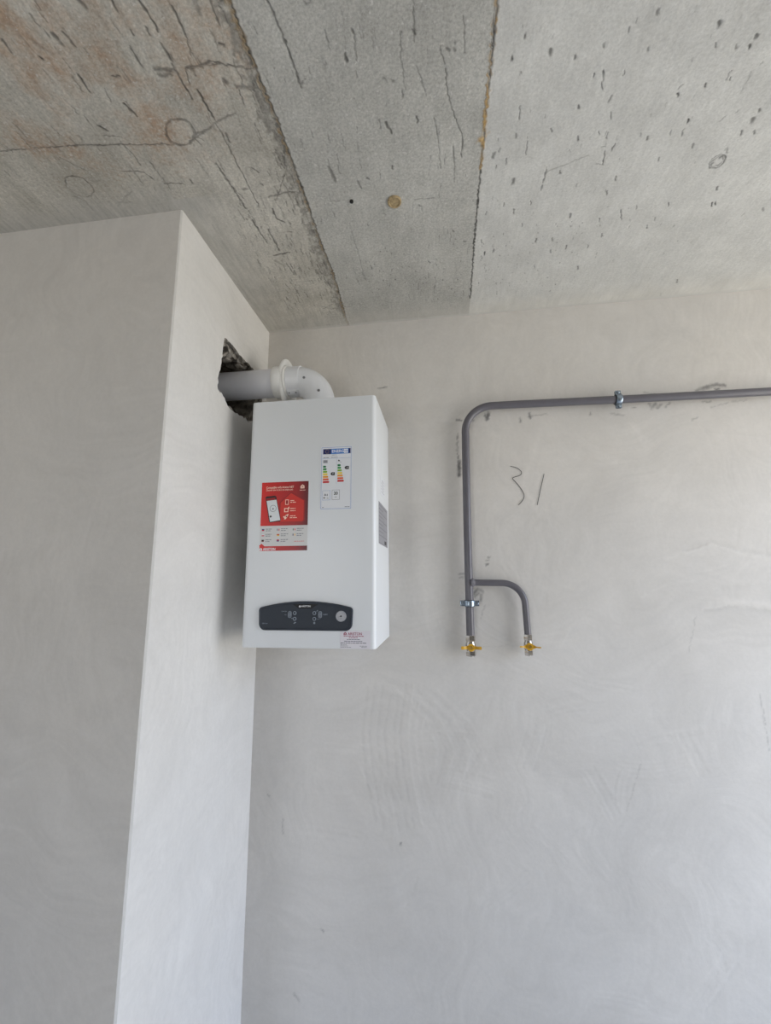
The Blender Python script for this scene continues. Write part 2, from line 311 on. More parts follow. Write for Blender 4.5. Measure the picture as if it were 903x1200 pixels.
def build_ceiling():
    g = .002
    gx = np.concatenate([np.linspace(-2.18,-.75,13,endpoint=False), np.arange(-.75,2.0,g), np.linspace(2.0,WX+.19,9)])
    gy = np.concatenate([np.linspace(FRONT_Y-.18,-1.2,21,endpoint=False), np.arange(-1.2,.02,g)])
    p = Paint(gx, gy); X, Y = p.X, p.Y
    dark, tan, rust, smear, pale, fin = [p.zeros() for _ in range(6)]
    for w, k, pts in [(0.0016,0.62,[(0.0024,-1.0173),(-0.0002,-1.0052)]),(0.0016,0.53,[(-0.0261,-1.0019),(-0.0235,-0.9847)]),(0.0049,0.62,[(-0.0084,-0.9702),(-0.007,-0.9572)]),(0.0026,0.7,[(0.0116,-0.9724),(0.0155,-0.9487)]),(0.0026,0.7,[(-0.1111,-0.9771),(-0.1131,-0.9577)]),(0.0026,0.88,[(-0.0666,-0.9457),(-0.0635,-0.9397)]),(0.0026,0.79,[(-0.0178,-0.9076),(-0.02,-0.8759)]),(0.0026,0.7,[(0.1328,-0.9965),(0.1329,-0.9828)]),(0.0026,0.7,[(0.1366,-0.9559),(0.1359,-0.9484)]),(0.0026,0.62,[(0.1663,-0.9566),(0.1665,-0.9453)]),(0.0026,0.88,[(0.18,-0.9921),(0.1839,-0.9756),(0.1862,-0.9488)]),(0.0016,0.7,[(0.1179,-0.9368),(0.1181,-0.8998)]),(0.0026,0.7,[(0.0473,-0.8953),(0.0625,-0.8932)]),(0.0016,0.62,[(0.0157,-0.8786),(0.009,-0.8524)]),(0.0026,0.79,[(0.0345,-0.8471),(0.0429,-0.8222)]),(0.0016,0.62,[(-0.0782,-0.8566),(-0.0783,-0.8412)]),(0.0016,0.7,[(0.1794,-0.932),(0.1783,-0.9025)]),(0.0049,0.53,[(0.0757,-1.0069),(0.0807,-0.996)]),(0.0049,0.26,[(-0.0537,-0.9664),(-0.0463,-0.9509)]),(0.0026,0.7,[(0.2339,-0.9765),(0.2314,-0.9349)]),(0.0016,0.62,[(0.2315,-0.9323),(0.2242,-0.9043)]),(0.0049,0.44,[(0.277,-0.9783),(0.275,-0.9592)]),(0.0026,0.62,[(0.3034,-0.9746),(0.3023,-0.9409)]),(0.0026,0.7,[(0.1801,-0.9306),(0.1808,-0.9008)]),(0.0049,0.53,[(0.1387,-0.8954),(0.1753,-0.8873)]),(0.0049,0.48,[(0.1429,-0.8832),(0.1658,-0.8814)]),(0.0026,0.79,[(0.1782,-0.8969),(0.1832,-0.8357)]),(0.0016,0.7,[(0.1987,-0.884),(0.1933,-0.861)]),(0.0026,0.62,[(0.2004,-0.8867),(0.2286,-0.8883),(0.2556,-0.8915),(0.2952,-0.876),(0.3339,-0.8676)]),(0.0016,0.53,[(0.1987,-0.884),(0.2419,-0.8865),(0.2791,-0.8826),(0.3339,-0.8676)]),(0.0026,0.79,[(0.2036,-0.8503),(0.2061,-0.7954)]),(0.0026,0.7,[(0.2859,-0.9142),(0.2941,-0.9104)]),(0.0049,0.53,[(0.2659,-0.8582),(0.2688,-0.8533)]),(0.0049,0.48,[(0.2857,-0.8432),(0.3311,-0.8337)]),(0.0049,0.35,[(0.3062,-0.8585),(0.3116,-0.8547)]),(0.0016,0.79,[(0.288,-0.8367),(0.286,-0.8096)]),(0.0016,0.7,[(0.3183,-0.8339),(0.3185,-0.788)]),(0.0049,0.31,[(0.3351,-0.9471),(0.336,-0.9225),(0.3223,-0.9051)]),(0.0049,0.26,[(0.3315,-0.9168),(0.3292,-0.8839)]),(0.0026,0.7,[(0.402,-0.9606),(0.4109,-0.903),(0.4152,-0.8444),(0.4155,-0.8247)]),(0.0016,0.53,[(0.4148,-0.8279),(0.4281,-0.8351)]),(0.0026,0.48,[(0.1493,-0.7614),(0.1728,-0.7694),(0.2089,-0.7861),(0.2582,-0.7966)]),(0.0026,0.53,[(0.1468,-0.7674),(0.1834,-0.7734)]),(0.0016,0.62,[(0.1425,-0.7605),(0.1471,-0.7402)]),(0.0016,0.44,[(0.1408,-0.7645),(0.1614,-0.75)]),(0.0016,0.7,[(0.2043,-0.8095),(0.208,-0.7736),(0.2115,-0.5664)]),(0.0026,0.7,[(0.1589,-0.697),(0.166,-0.639),(0.1725,-0.5666)]),(0.0016,0.62,[(0.1594,-0.6612),(0.1812,-0.5945)]),(0.0016,0.53,[(0.2911,-0.7708),(0.2932,-0.735)]),(0.0016,0.7,[(0.313,-0.7084),(0.317,-0.659)]),(0.0016,0.62,[(0.3121,-0.6461),(0.2577,-0.573)]),(0.0026,0.53,[(0.2492,-0.5924),(0.3101,-0.5988),(0.337,-0.5899)]),(0.0026,0.62,[(0.238,-0.6747),(0.2519,-0.6616)]),(0.0026,0.79,[(0.2436,-0.5563),(0.2423,-0.523),(0.2593,-0.5089)]),(0.0026,0.7,[(0.1726,-0.5302),(0.1765,-0.4939)]),(0.0026,0.62,[(0.2175,-0.7611),(0.2167,-0.7401)]),(0.0016,0.53,[(0.0398,-0.7596),(0.0965,-0.7515)]),(0.0016,0.62,[(-0.0025,-0.6657),(0.0461,-0.6611)]),(0.0026,0.7,[(0.0709,-0.6669),(0.0705,-0.6552)]),(0.0016,0.44,[(0.1674,-0.7044),(0.1685,-0.678)]),(0.0026,0.53,[(0.2425,-0.6304),(0.2479,-0.6273)]),(0.0016,0.53,[(0.2746,-0.6628),(0.2766,-0.6466)]),(0.0026,0.44,[(0.1906,-0.6234),(0.2037,-0.6215)]),(0.0016,0.66,[(-0.3273,-0.7961),(-0.2407,-0.7918),(-0.1394,-0.7833),(-0.0383,-0.7708),(0.0665,-0.7577)]),(0.0026,0.31,[(-0.1394,-0.7833),(-0.0383,-0.7708)]),(0.0026,0.7,[(-0.053,-0.8164),(-0.0422,-0.802)]),(0.0016,0.53,[(-0.0608,-0.7953),(-0.0178,-0.7853)]),(0.0016,0.53,[(-0.1385,-0.8026),(-0.1378,-0.785)]),(0.0016,0.62,[(-0.0822,-0.7118),(-0.0297,-0.702),(-0.0183,-0.6798)]),(0.0016,0.53,[(-0.0305,-0.7696),(-0.0231,-0.7401),(-0.0258,-0.7192)]),(0.0016,0.44,[(0.0025,-0.7238),(0.0057,-0.674)]),(0.0016,0.44,[(-0.2541,-0.6649),(-0.238,-0.6497),(-0.2435,-0.6212)]),(0.0049,0.31,[(-0.2585,-0.6656),(-0.2474,-0.6614)]),(0.0026,0.31,[(-0.1614,-0.6335),(-0.1168,-0.6296)]),(0.0016,0.44,[(-0.167,-0.6237),(-0.0974,-0.6574)]),(0.0016,0.35,[(-0.2014,-0.7636),(-0.1675,-0.7263)]),(0.0026,0.7,[(0.1714,-0.5274),(0.1816,-0.4456)]),(0.0026,0.7,[(0.2045,-0.4929),(0.2056,-0.4118)]),(0.0026,0.7,[(0.1819,-0.3942),(0.2341,-0.4007)]),(0.0016,0.7,[(0.2068,-0.3578),(0.2152,-0.3022)]),(0.0016,0.53,[(0.2154,-0.2522),(0.2248,-0.1879)]),(0.0049,0.31,[(0.1762,-0.3733),(0.1973,-0.3479)]),(0.0016,0.44,[(0.2096,-0.2701),(0.275,-0.2689)]),(0.0016,0.62,[(0.2882,-0.357),(0.2868,-0.3348)]),(0.0026,0.53,[(0.2546,-0.4765),(0.2668,-0.4747)]),(0.0016,0.44,[(0.1694,-0.2675),(0.176,-0.2361)]),(0.0016,0.44,[(0.2555,-0.4511),(0.2567,-0.418)]),(0.0016,0.31,[(0.4407,-0.4496),(0.4421,-0.3564),(0.4415,-0.2529)]),(0.0026,0.62,[(0.333,0.0114),(0.351,0.0082)]),(0.0026,0.53,[(0.2433,-0.0192),(0.2567,-0.0173)]),(0.0016,0.44,[(0.2814,-0.0193),(0.3355,0.0001)]),(0.0026,0.44,[(0.2991,-0.3099),(0.3175,-0.2833)]),(0.0016,0.53,[(0.6542,-0.9248),(0.6515,-0.8662)]),(0.0026,0.79,[(0.6496,-0.883),(0.6523,-0.8776)]),(0.0016,0.22,[(0.5284,-0.9348),(0.5216,-0.8728)]),(0.0026,0.7,[(0.5379,-0.9013),(0.54,-0.8961)]),(0.0016,0.44,[(0.5423,-0.892),(0.5377,-0.8542)]),(0.0026,0.79,[(0.5182,-0.8652),(0.5187,-0.8527)]),(0.0016,0.44,[(0.6276,-0.8849),(0.6248,-0.8418),(0.6267,-0.79)]),(0.0026,0.62,[(0.6211,-0.7876),(0.62,-0.7766)]),(0.0016,0.53,[(0.6991,-0.8502),(0.7088,-0.8228)]),(0.0016,0.62,[(0.7104,-0.8155),(0.714,-0.7696),(0.7251,-0.7351),(0.739,-0.6976),(0.7492,-0.6774),(0.7471,-0.6297)]),(0.0016,0.44,[(0.7423,-0.8893),(0.7463,-0.8341)]),(0.0026,0.53,[(0.712,-0.8471),(0.7169,-0.8437)]),(0.0026,0.53,[(0.7264,-0.8542),(0.728,-0.8514)]),(0.0026,0.44,[(0.7265,-0.845),(0.7298,-0.8419)]),(0.0016,0.44,[(0.6537,-0.8264),(0.6698,-0.7727)]),(0.0026,0.7,[(0.6477,-0.734),(0.6488,-0.7232)]),(0.0026,0.44,[(0.5841,-0.8159),(0.5888,-0.8122)]),(0.0026,0.44,[(0.6006,-0.809),(0.6058,-0.8083)]),(0.0026,0.7,[(0.5795,-0.7314),(0.588,-0.7081)]),(0.0049,0.62,[(0.4269,-0.6498),(0.4323,-0.6126)]),(0.0016,0.44,[(0.6864,-0.7232),(0.6931,-0.6816),(0.6981,-0.6065)]),(0.0026,0.53,[(0.7284,-0.6569),(0.7311,-0.6192)]),(0.0016,0.44,[(0.7311,-0.6192),(0.7322,-0.5672)]),(0.0026,0.53,[(0.4895,-0.602),(0.4944,-0.5821)]),(0.0026,0.53,[(0.5148,-0.6078),(0.5186,-0.6049)]),(0.0026,0.62,[(0.5824,-0.6297),(0.5816,-0.6232)]),(0.0016,0.44,[(0.6275,-0.5302),(0.6838,-0.5272)]),(0.0026,0.44,[(0.5656,-0.7405),(0.5667,-0.7223)]),(0.0016,0.35,[(0.4128,-0.5559),(0.4309,-0.5533)]),(0.0026,0.62,[(0.7639,-0.3678),(0.769,-0.367)]),(0.0026,0.53,[(0.7329,-0.4104),(0.7354,-0.4069)]),(0.0026,0.53,[(0.6573,-0.3034),(0.6624,-0.2952)]),(0.0026,0.53,[(0.4721,-0.3117),(0.4722,-0.2964)]),(0.0016,0.44,[(0.4384,-0.2817),(0.4436,-0.2485)]),(0.0026,0.53,[(0.64,-0.5126),(0.642,-0.507)]),(0.0026,0.62,[(0.8568,-0.8473),(0.857,-0.8421)]),(0.0026,0.7,[(0.8384,-0.8156),(0.8385,-0.81)]),(0.0049,0.62,[(0.908,-0.8165),(0.9087,-0.811)]),(0.0026,0.7,[(0.9575,-0.8014),(0.9584,-0.7957)]),(0.0026,0.62,[(1.0085,-0.8115),(1.0098,-0.8061)]),(0.0016,0.7,[(1.004,-0.7635),(1.0053,-0.7574)]),(0.0016,0.7,[(1.0635,-0.7594),(1.0652,-0.7533)]),(0.0026,0.53,[(1.0449,-0.8306),(1.0464,-0.8254)]),(0.0016,0.62,[(0.8575,-0.7873),(0.8578,-0.7814)]),(0.0026,0.53,[(1.0848,-0.8489),(1.0865,-0.844)]),(0.0049,0.7,[(1.2042,-0.8153),(1.2066,-0.8101)]),(0.0026,0.79,[(1.2847,-0.7865),(1.2877,-0.781)]),(0.0026,0.79,[(1.2828,-0.7712),(1.2858,-0.7655)]),(0.0016,0.7,[(1.2183,-0.783),(1.2209,-0.7774)]),(0.0026,0.44,[(1.2586,-0.7747),(1.2615,-0.7689)]),(0.0026,0.53,[(1.0929,-0.7942),(1.0947,-0.7886)]),(0.0016,0.79,[(1.282,-0.718),(1.2852,-0.7115)]),(0.0026,0.7,[(1.2377,-0.7122),(1.2406,-0.7055)]),(0.0026,0.79,[(1.1912,-0.7016),(1.1938,-0.6948)]),(0.0026,0.62,[(0.9928,-0.707),(0.9941,-0.7001)]),(0.0026,0.62,[(0.9463,-0.6661),(0.9473,-0.6586)]),(0.0026,0.53,[(0.8685,-0.6642),(0.8689,-0.6565)]),(0.0026,0.7,[(1.011,-0.638),(1.0126,-0.6301)]),(0.0016,0.62,[(1.0556,-0.6431),(1.0574,-0.6352)]),(0.0026,0.62,[(0.9914,-0.5599),(0.9929,-0.5506)]),(0.0049,0.62,[(0.8799,-0.5506),(0.8805,-0.5411)]),(0.0026,0.62,[(1.1341,-0.5234),(1.1368,-0.5137)]),(0.0026,0.53,[(1.1287,-0.4809),(1.1315,-0.4704)]),(0.0026,0.88,[(1.2404,-0.644),(1.2436,-0.6364)]),(0.0026,0.7,[(1.1695,-0.6173),(1.1723,-0.6092)]),(0.0026,0.62,[(1.2192,-0.5599),(1.2225,-0.5508)]),(0.0049,0.7,[(1.3808,-0.624),(1.3851,-0.6162)]),(0.0026,0.62,[(1.3809,-0.6448),(1.3851,-0.6374)]),(0.0026,0.62,[(1.3756,-0.5991),(1.3799,-0.591)]),(0.0026,0.53,[(1.4032,-0.5971),(1.4077,-0.5889)]),(0.0026,0.53,[(1.3693,-0.5591),(1.3737,-0.5502)]),(0.0026,0.7,[(1.4059,-0.4558),(1.4111,-0.4453)]),(0.0026,0.7,[(0.8959,-0.4595),(0.8967,-0.4483)]),(0.0016,0.62,[(0.8653,-0.4855),(0.8658,-0.4747)]),(0.0016,0.62,[(0.9371,-0.4804),(0.9382,-0.4696)]),(0.0016,0.7,[(0.9271,-0.4094),(0.9282,-0.3973)]),(0.0026,0.7,[(0.9771,-0.3466),(0.9788,-0.3333)]),(0.0026,0.53,[(1.0242,-0.343),(1.0263,-0.3297)]),(0.0026,0.62,[(1.0725,-0.3064),(1.0752,-0.2925)]),(0.0026,0.62,[(1.0303,-0.2955),(1.0326,-0.2813)]),(0.0026,0.62,[(1.053,-0.423),(1.0553,-0.4113)]),(0.0016,0.7,[(1.1382,-0.3003),(1.1416,-0.2863)]),(0.0026,0.53,[(1.1643,-0.3386),(1.1678,-0.3254)]),(0.0026,0.62,[(1.1344,-0.2115),(1.138,-0.1956)]),(0.0016,0.62,[(0.9941,-0.2357),(0.9961,-0.2201)]),(0.0016,0.79,[(0.8165,-0.3667),(0.8166,-0.3535)]),(0.0026,0.79,[(0.8308,-0.3176),(0.831,-0.3035)]),(0.0016,0.7,[(0.8558,-0.3243),(0.8563,-0.3104)]),(0.0016,0.62,[(1.1379,-0.3965),(1.141,-0.3844)]),(0.0026,0.79,[(1.4221,-0.4052),(1.4277,-0.3937)]),(0.0016,0.7,[(1.3054,-0.422),(1.31,-0.4107)]),(0.0016,0.7,[(1.2912,-0.3772),(1.2958,-0.365)]),(0.0016,0.62,[(1.282,-0.3522),(1.2865,-0.3395)]),(0.0026,0.62,[(1.4865,-0.0964),(1.4943,-0.0783)]),(0.0026,0.62,[(1.464,-0.0342),(1.4719,-0.0147)]),(0.0016,0.44,[(1.2244,-0.4257),(1.2282,-0.4143)]),(0.0026,0.44,[(1.5713,-0.3675),(1.5784,-0.3555)]),(0.0049,0.62,[(0.8234,-0.625),(0.8235,-0.6166)]),(0.0016,0.62,[(0.8326,-0.596),(0.8328,-0.5871)]),(0.0026,0.62,[(1.2815,-0.5817),(1.2852,-0.5731)]),(0.0016,0.79,[(1.4297,-0.4068),(1.4353,-0.3953)]),(0.0016,0.53,[(0.8223,-0.4646),(0.8224,-0.4534)]),(0.0016,0.53,[(0.8357,-0.6376),(0.8359,-0.6294)]),(0.0016,0.7,[(1.0218,-0.7683),(1.0308,-0.7323)]),(0.0016,0.53,[(1.0543,-0.7179),(1.0538,-0.7049)]),(0.0016,0.53,[(1.276,-0.7306),(1.2746,-0.7145)]),(0.0016,0.62,[(0.8678,-0.7248),(0.8709,-0.6951)]),(0.0016,0.53,[(1.068,-0.6844),(1.0702,-0.6684)]),(0.0016,0.62,[(0.8983,-0.6445),(0.9003,-0.6119)]),(0.0016,0.53,[(1.0755,-0.6383),(1.0765,-0.6248)]),(0.0016,0.53,[(0.855,-0.61),(0.8571,-0.5946)]),(0.0016,0.62,[(0.9568,-0.5737),(0.9571,-0.5106)]),(0.0016,0.7,[(1.0834,-0.5939),(1.0908,-0.5611)]),(0.0016,0.62,[(1.1025,-0.6093),(1.0975,-0.5919)]),(0.0016,0.44,[(1.0718,-0.6057),(1.081,-0.6064)]),(0.0016,0.44,[(1.0722,-0.5638),(1.0929,-0.5608)]),(0.0016,0.62,[(1.2418,-0.6257),(1.2442,-0.6085)]),(0.0016,0.44,[(1.187,-0.7101),(1.1916,-0.7172)]),(0.0016,0.53,[(1.217,-0.6237),(1.219,-0.6121)]),(0.0016,0.62,[(1.1875,-0.4174),(1.2011,-0.3816)]),(0.0016,0.44,[(1.3182,-0.64),(1.3119,-0.6303)]),(0.0016,0.35,[(0.9588,-0.56),(1.05,-0.5904)]),(0.0016,0.26,[(1.317,-0.7219),(1.3202,-0.6863)]),(0.0026,0.53,[(0.1384,-0.7579),(0.1303,-0.753),(0.1212,-0.7498),(0.1118,-0.7484),(0.1028,-0.7491),(0.0949,-0.7518),(0.0886,-0.7562),(0.0843,-0.7621),(0.0824,-0.7689),(0.083,-0.7762),(0.0859,-0.7835),(0.0909,-0.7902),(0.0977,-0.796),(0.1057,-0.8004),(0.1144,-0.8033),(0.1232,-0.8044),(0.1317,-0.8037),(0.1393,-0.8013),(0.1454,-0.7973),(0.1498,-0.7919),(0.152,-0.7854),(0.152,-0.7783),(0.1496,-0.771),(0.145,-0.7641),(0.1384,-0.7579)]),(0.0016,0.53,[(0.1342,-0.7575),(0.1261,-0.7526),(0.1171,-0.7492),(0.1079,-0.7477),(0.0991,-0.7481),(0.0914,-0.7505),(0.0854,-0.7547),(0.0815,-0.7603),(0.0799,-0.7669),(0.0807,-0.774),(0.0838,-0.7811),(0.089,-0.7878),(0.0958,-0.7936),(0.1037,-0.7981),(0.1124,-0.8011),(0.1211,-0.8024),(0.1293,-0.8019),(0.1366,-0.7997),(0.1425,-0.7959),(0.1466,-0.7907),(0.1485,-0.7845),(0.1482,-0.7776),(0.1456,-0.7705),(0.1408,-0.7636),(0.1342,-0.7575)]),(0.0016,0.62,[(-0.2467,-0.701),(-0.2433,-0.7055),(-0.2392,-0.7095),(-0.2344,-0.7127),(-0.2291,-0.7152),(-0.2234,-0.7169),(-0.2177,-0.7177),(-0.212,-0.7175),(-0.2065,-0.7165),(-0.2014,-0.7146),(-0.1968,-0.7119),(-0.1929,-0.7085),(-0.1898,-0.7044),(-0.1876,-0.6998),(-0.1864,-0.6948),(-0.1862,-0.6896),(-0.1871,-0.6844),(-0.1891,-0.6793),(-0.192,-0.6745),(-0.1959,-0.6701),(-0.2005,-0.6664),(-0.2058,-0.6634),(-0.2116,-0.6612),(-0.2176,-0.6601),(-0.2236,-0.6599)]),(0.0016,0.35,[(-0.2236,-0.6599),(-0.2262,-0.6601),(-0.2288,-0.6606),(-0.2313,-0.6612),(-0.2337,-0.662),(-0.236,-0.663),(-0.2382,-0.6641),(-0.2403,-0.6655),(-0.2422,-0.6669),(-0.244,-0.6686),(-0.2456,-0.6703),(-0.247,-0.6722),(-0.2482,-0.6742),(-0.2492,-0.6763),(-0.25,-0.6784),(-0.2506,-0.6806),(-0.251,-0.6829),(-0.2512,-0.6852),(-0.2512,-0.6875),(-0.2509,-0.6899),(-0.2505,-0.6922),(-0.2498,-0.6945),(-0.249,-0.6967),(-0.248,-0.6989),(-0.2467,-0.701)]),(0.0016,0.62,[(1.3755,-0.5406),(1.3786,-0.537),(1.3808,-0.5327),(1.382,-0.5282),(1.382,-0.5236),(1.3808,-0.5193),(1.3785,-0.5155),(1.3752,-0.5127),(1.3711,-0.5109),(1.3666,-0.5103),(1.362,-0.5109),(1.3576,-0.5128),(1.3536,-0.5157),(1.3505,-0.5195),(1.3483,-0.5238),(1.3473,-0.5284),(1.3475,-0.533),(1.3488,-0.5372),(1.3512,-0.5408),(1.3545,-0.5435),(1.3585,-0.5452),(1.3628,-0.5458),(1.3673,-0.5451),(1.3716,-0.5434),(1.3755,-0.5406)]),(0.0016,0.53,[(1.3731,-0.5379),(1.3752,-0.5355),(1.3766,-0.5325),(1.3771,-0.5292),(1.3768,-0.5259),(1.3757,-0.5227),(1.3738,-0.5198),(1.3713,-0.5175),(1.3683,-0.516),(1.3651,-0.5153),(1.3618,-0.5155),(1.3587,-0.5166),(1.3561,-0.5185),(1.354,-0.521),(1.3527,-0.5241),(1.3522,-0.5274),(1.3526,-0.5307),(1.3538,-0.5339),(1.3557,-0.5367),(1.3582,-0.5389),(1.3611,-0.5403),(1.3643,-0.541),(1.3675,-0.5408),(1.3705,-0.5398),(1.3731,-0.5379)]),(0.0026,0.62,[(1.3655,-0.5367),(1.371,-0.5402)]),(0.0026,0.53,[(1.3555,-0.5209),(1.357,-0.5251)]),(0.0016,0.44,[(0.4753,-0.9491),(0.4748,-0.948),(0.4739,-0.947),(0.4726,-0.9463),(0.4712,-0.9458),(0.4696,-0.9455),(0.468,-0.9456),(0.4665,-0.946),(0.4652,-0.9466),(0.4643,-0.9475),(0.4636,-0.9485),(0.4634,-0.9496),(0.4635,-0.9508),(0.4641,-0.9518),(0.465,-0.9528),(0.4663,-0.9535),(0.4677,-0.954),(0.4693,-0.9542),(0.4708,-0.9542),(0.4723,-0.9538),(0.4736,-0.9532),(0.4746,-0.9523),(0.4752,-0.9513),(0.4755,-0.9502),(0.4753,-0.9491)])]: p.stroke(dark, pts, w*(.8 if pts[0][0] < .34 else .9), min(1, k*1.12), .002, breakup=.3, soft=1.4)
    # grain pits left by the shuttering, running towards the wall
    R = random.Random(11)
    def streaks(n, x0, x1, y0, y1, l0, l1, w0, w1, k0, k1):
        for _ in range(n):
            x = R.uniform(x0,x1); y = R.uniform(y0,y1); l = R.uniform(l0,l1)
            p.stroke(dark, [(x,y),(x+R.gauss(0,.05)*l,y+l)], R.uniform(w0,w1), R.uniform(k0,k1), .002)
    streaks(300, -.75,.34, -1.2,-.25, .006,.04, .001,.0017, .25,.6)
    streaks(170, .12,.34, -.6,-.08, .004,.024, .001,.002, .3,.7)
    streaks(170, .345,.795, -1.2,-.06, .004,.03, .001,.0017, .2,.5)
    streaks(220, .80,2.0, -1.2,-.05, .002,.010, .001,.0017, .2,.5)
    streaks(160, .45,1.15, -.40,-.10, .001,.006, .0012,.002, .4,.75)
    # cross hatching and torn paste beside the first joint
    for _ in range(46):
        x = R.uniform(.25,.335); y = R.uniform(-.14,-.05); p.stroke(dark, [(x,y),(x+R.uniform(.01,.04),y+R.gauss(0,.002))], .0013, R.uniform(.3,.7), .002)
    for _ in range(120):
        x = .335-abs(R.gauss(0,.02)); y = R.uniform(-1.2,-.05); p.stroke(dark, [(x,y),(x+R.gauss(0,.004),y+R.uniform(.01,.05))], R.uniform(.0014,.003), R.uniform(.3,.75), .003)
    s1 = [(0.3402,-0.9694),(0.3391,-0.9221),(0.3408,-0.871),(0.3425,-0.8258),(0.3468,-0.7718),(0.3442,-0.708),(0.3456,-0.6593),(0.3462,-0.6034),(0.344,-0.4848),(0.3427,-0.4288),(0.3466,-0.2831),(0.3337,-0.0668),(0.3334,-0.006)]
    s1 = [(s1[0][0], -1.2)]+s1
    p.stroke(dark, [(a-.002,b) for a,b in s1], .0030, .95, .0025, breakup=.3)
    p.stroke(dark, [(a-.006,b) for a,b in s1], .0022, .8, .003, breakup=.7)
    p.stroke(dark, [(a-.010,b) for a,b in s1], .003, .7, .006, breakup=.9)
    p.stroke(dark, [(a-.022,b) for a,b in s1], .012, .42, .012, breakup=1.0)
    for yy in (-1.0,-.95,-.90,-.84,-.78,-.70,-.5,-.42):
        p.stroke(dark, [(.318+R.uniform(-.008,.008),yy),(.334,yy+.05)], .009, .5, .010, breakup=1.0)
    p.stroke(tan, [(.330,-.98),(.334,-.9)], .005, .35, .006, breakup=.9)
    p.stroke(pale, [(a+.004,b) for a,b in s1], .0018, .35, .003, breakup=1.0)
    p.stroke(tan, [(a-.005,b) for a,b in s1], .003, .35, .005, breakup=1.0)
    p.stroke(fin, s1, .006, 1.0, .003)
    s2 = [(0.8005,-0.9041),(0.7974,-0.7332),(0.7961,-0.5924),(0.7949,-0.3534),(0.7963,-0.2905),(0.798,-0.1039)]
    s2 = [(s2[0][0], -1.2)]+s2
    p.stroke(dark, s2, .0028, .95, .0025, breakup=.3)
    p.stroke(pale, [(a+.007,b) for a,b in s2], .004, .25, .005, breakup=.8)
    fo = [(0.8005,-0.9041),(0.8001,-0.869),(0.7996,-0.8306),(0.7981,-0.7809),(0.7974,-0.7332),(0.7994,-0.6702),(0.7971,-0.5922)]
    fo = [(fo[0][0],-1.2)]+fo
    p.stroke(tan, [(a-.001,b) for a,b in fo], .0042, .9, .0035, breakup=.85)
    p.stroke(dark, [(a-.004,b) for a,b in fo], .0014, .8, .002, breakup=.8)
    p.stroke(tan, [fo[-2],(fo[-2][0]-.008,fo[-2][1]+.006)], .009, .9, .006, breakup=.3)
    gaps = p.zeros()
    for _ in range(13):
        i = R.randrange(len(fo)-1); t = R.random(); a = fo[i][0]+(fo[i+1][0]-fo[i][0])*t; b_ = fo[i][1]+(fo[i+1][1]-fo[i][1])*t
        p.stroke(gaps, [(a+R.gauss(0,.002),b_),(a+R.gauss(0,.002),b_+R.uniform(.006,.03))], R.uniform(.0012,.0026), 1.0, .002, breakup=.2, soft=1.5)
    tan *= 1-gaps
    p.stroke(fin, s2, .006, .6, .003)
    for c in [(-0.0567,-0.955),(0.0325,-0.99),(-0.0355,-0.9997),(0.0672,-0.9211),(0.1182,-0.8926),(-0.0557,-0.91),(-0.1833,-0.8648),(0.2064,-0.9654),(0.0458,-0.8488)]: p.stroke(rust, [c], .16, 1.0, .08, breakup=.2, soft=1.3)
    # smoothed filler along the wall heads
    nz = vnoise(X, Y, .05, 5)*.5+vnoise(X, Y, .018, 6)*.5
    sm = np.clip(1.25-(-Y-.02)/(.045+.05*nz), 0, 1)*(X > 0)
    sm = np.maximum(sm, np.clip(1.3-(X-.0)/(.085+.07*nz), 0, 1)*(X > -.02)*(Y > COLY-.03))
    sm = np.maximum(sm, np.clip(1.2-(COLY-Y)/(.05+.05*nz), 0, 1)*(X <= 0)*(Y < COLY+.02))
    smear = np.clip(sm, 0, 1)*.9
    dark *= 1-.8*smear
    pale = np.maximum(pale, np.clip(1.4-np.abs(-Y-.004)/(.005+.009*vnoise(X, Y, .03, 12)), 0, 1)*.75*(X > 0))
    lump = vnoise(X, Y, .02, 8)*.0012+vnoise(X, Y, .09, 9)*.002
    D = dark*.0015-fin*.0008-tan*.0015+lump*.6
    grid_object('ceiling', ceiling_material(), gx, gy, lambda a, b, d: (a, b, H+d), dict(dark=dark, tan=tan, rust=rust, smear=smear, pale=pale), D, True)

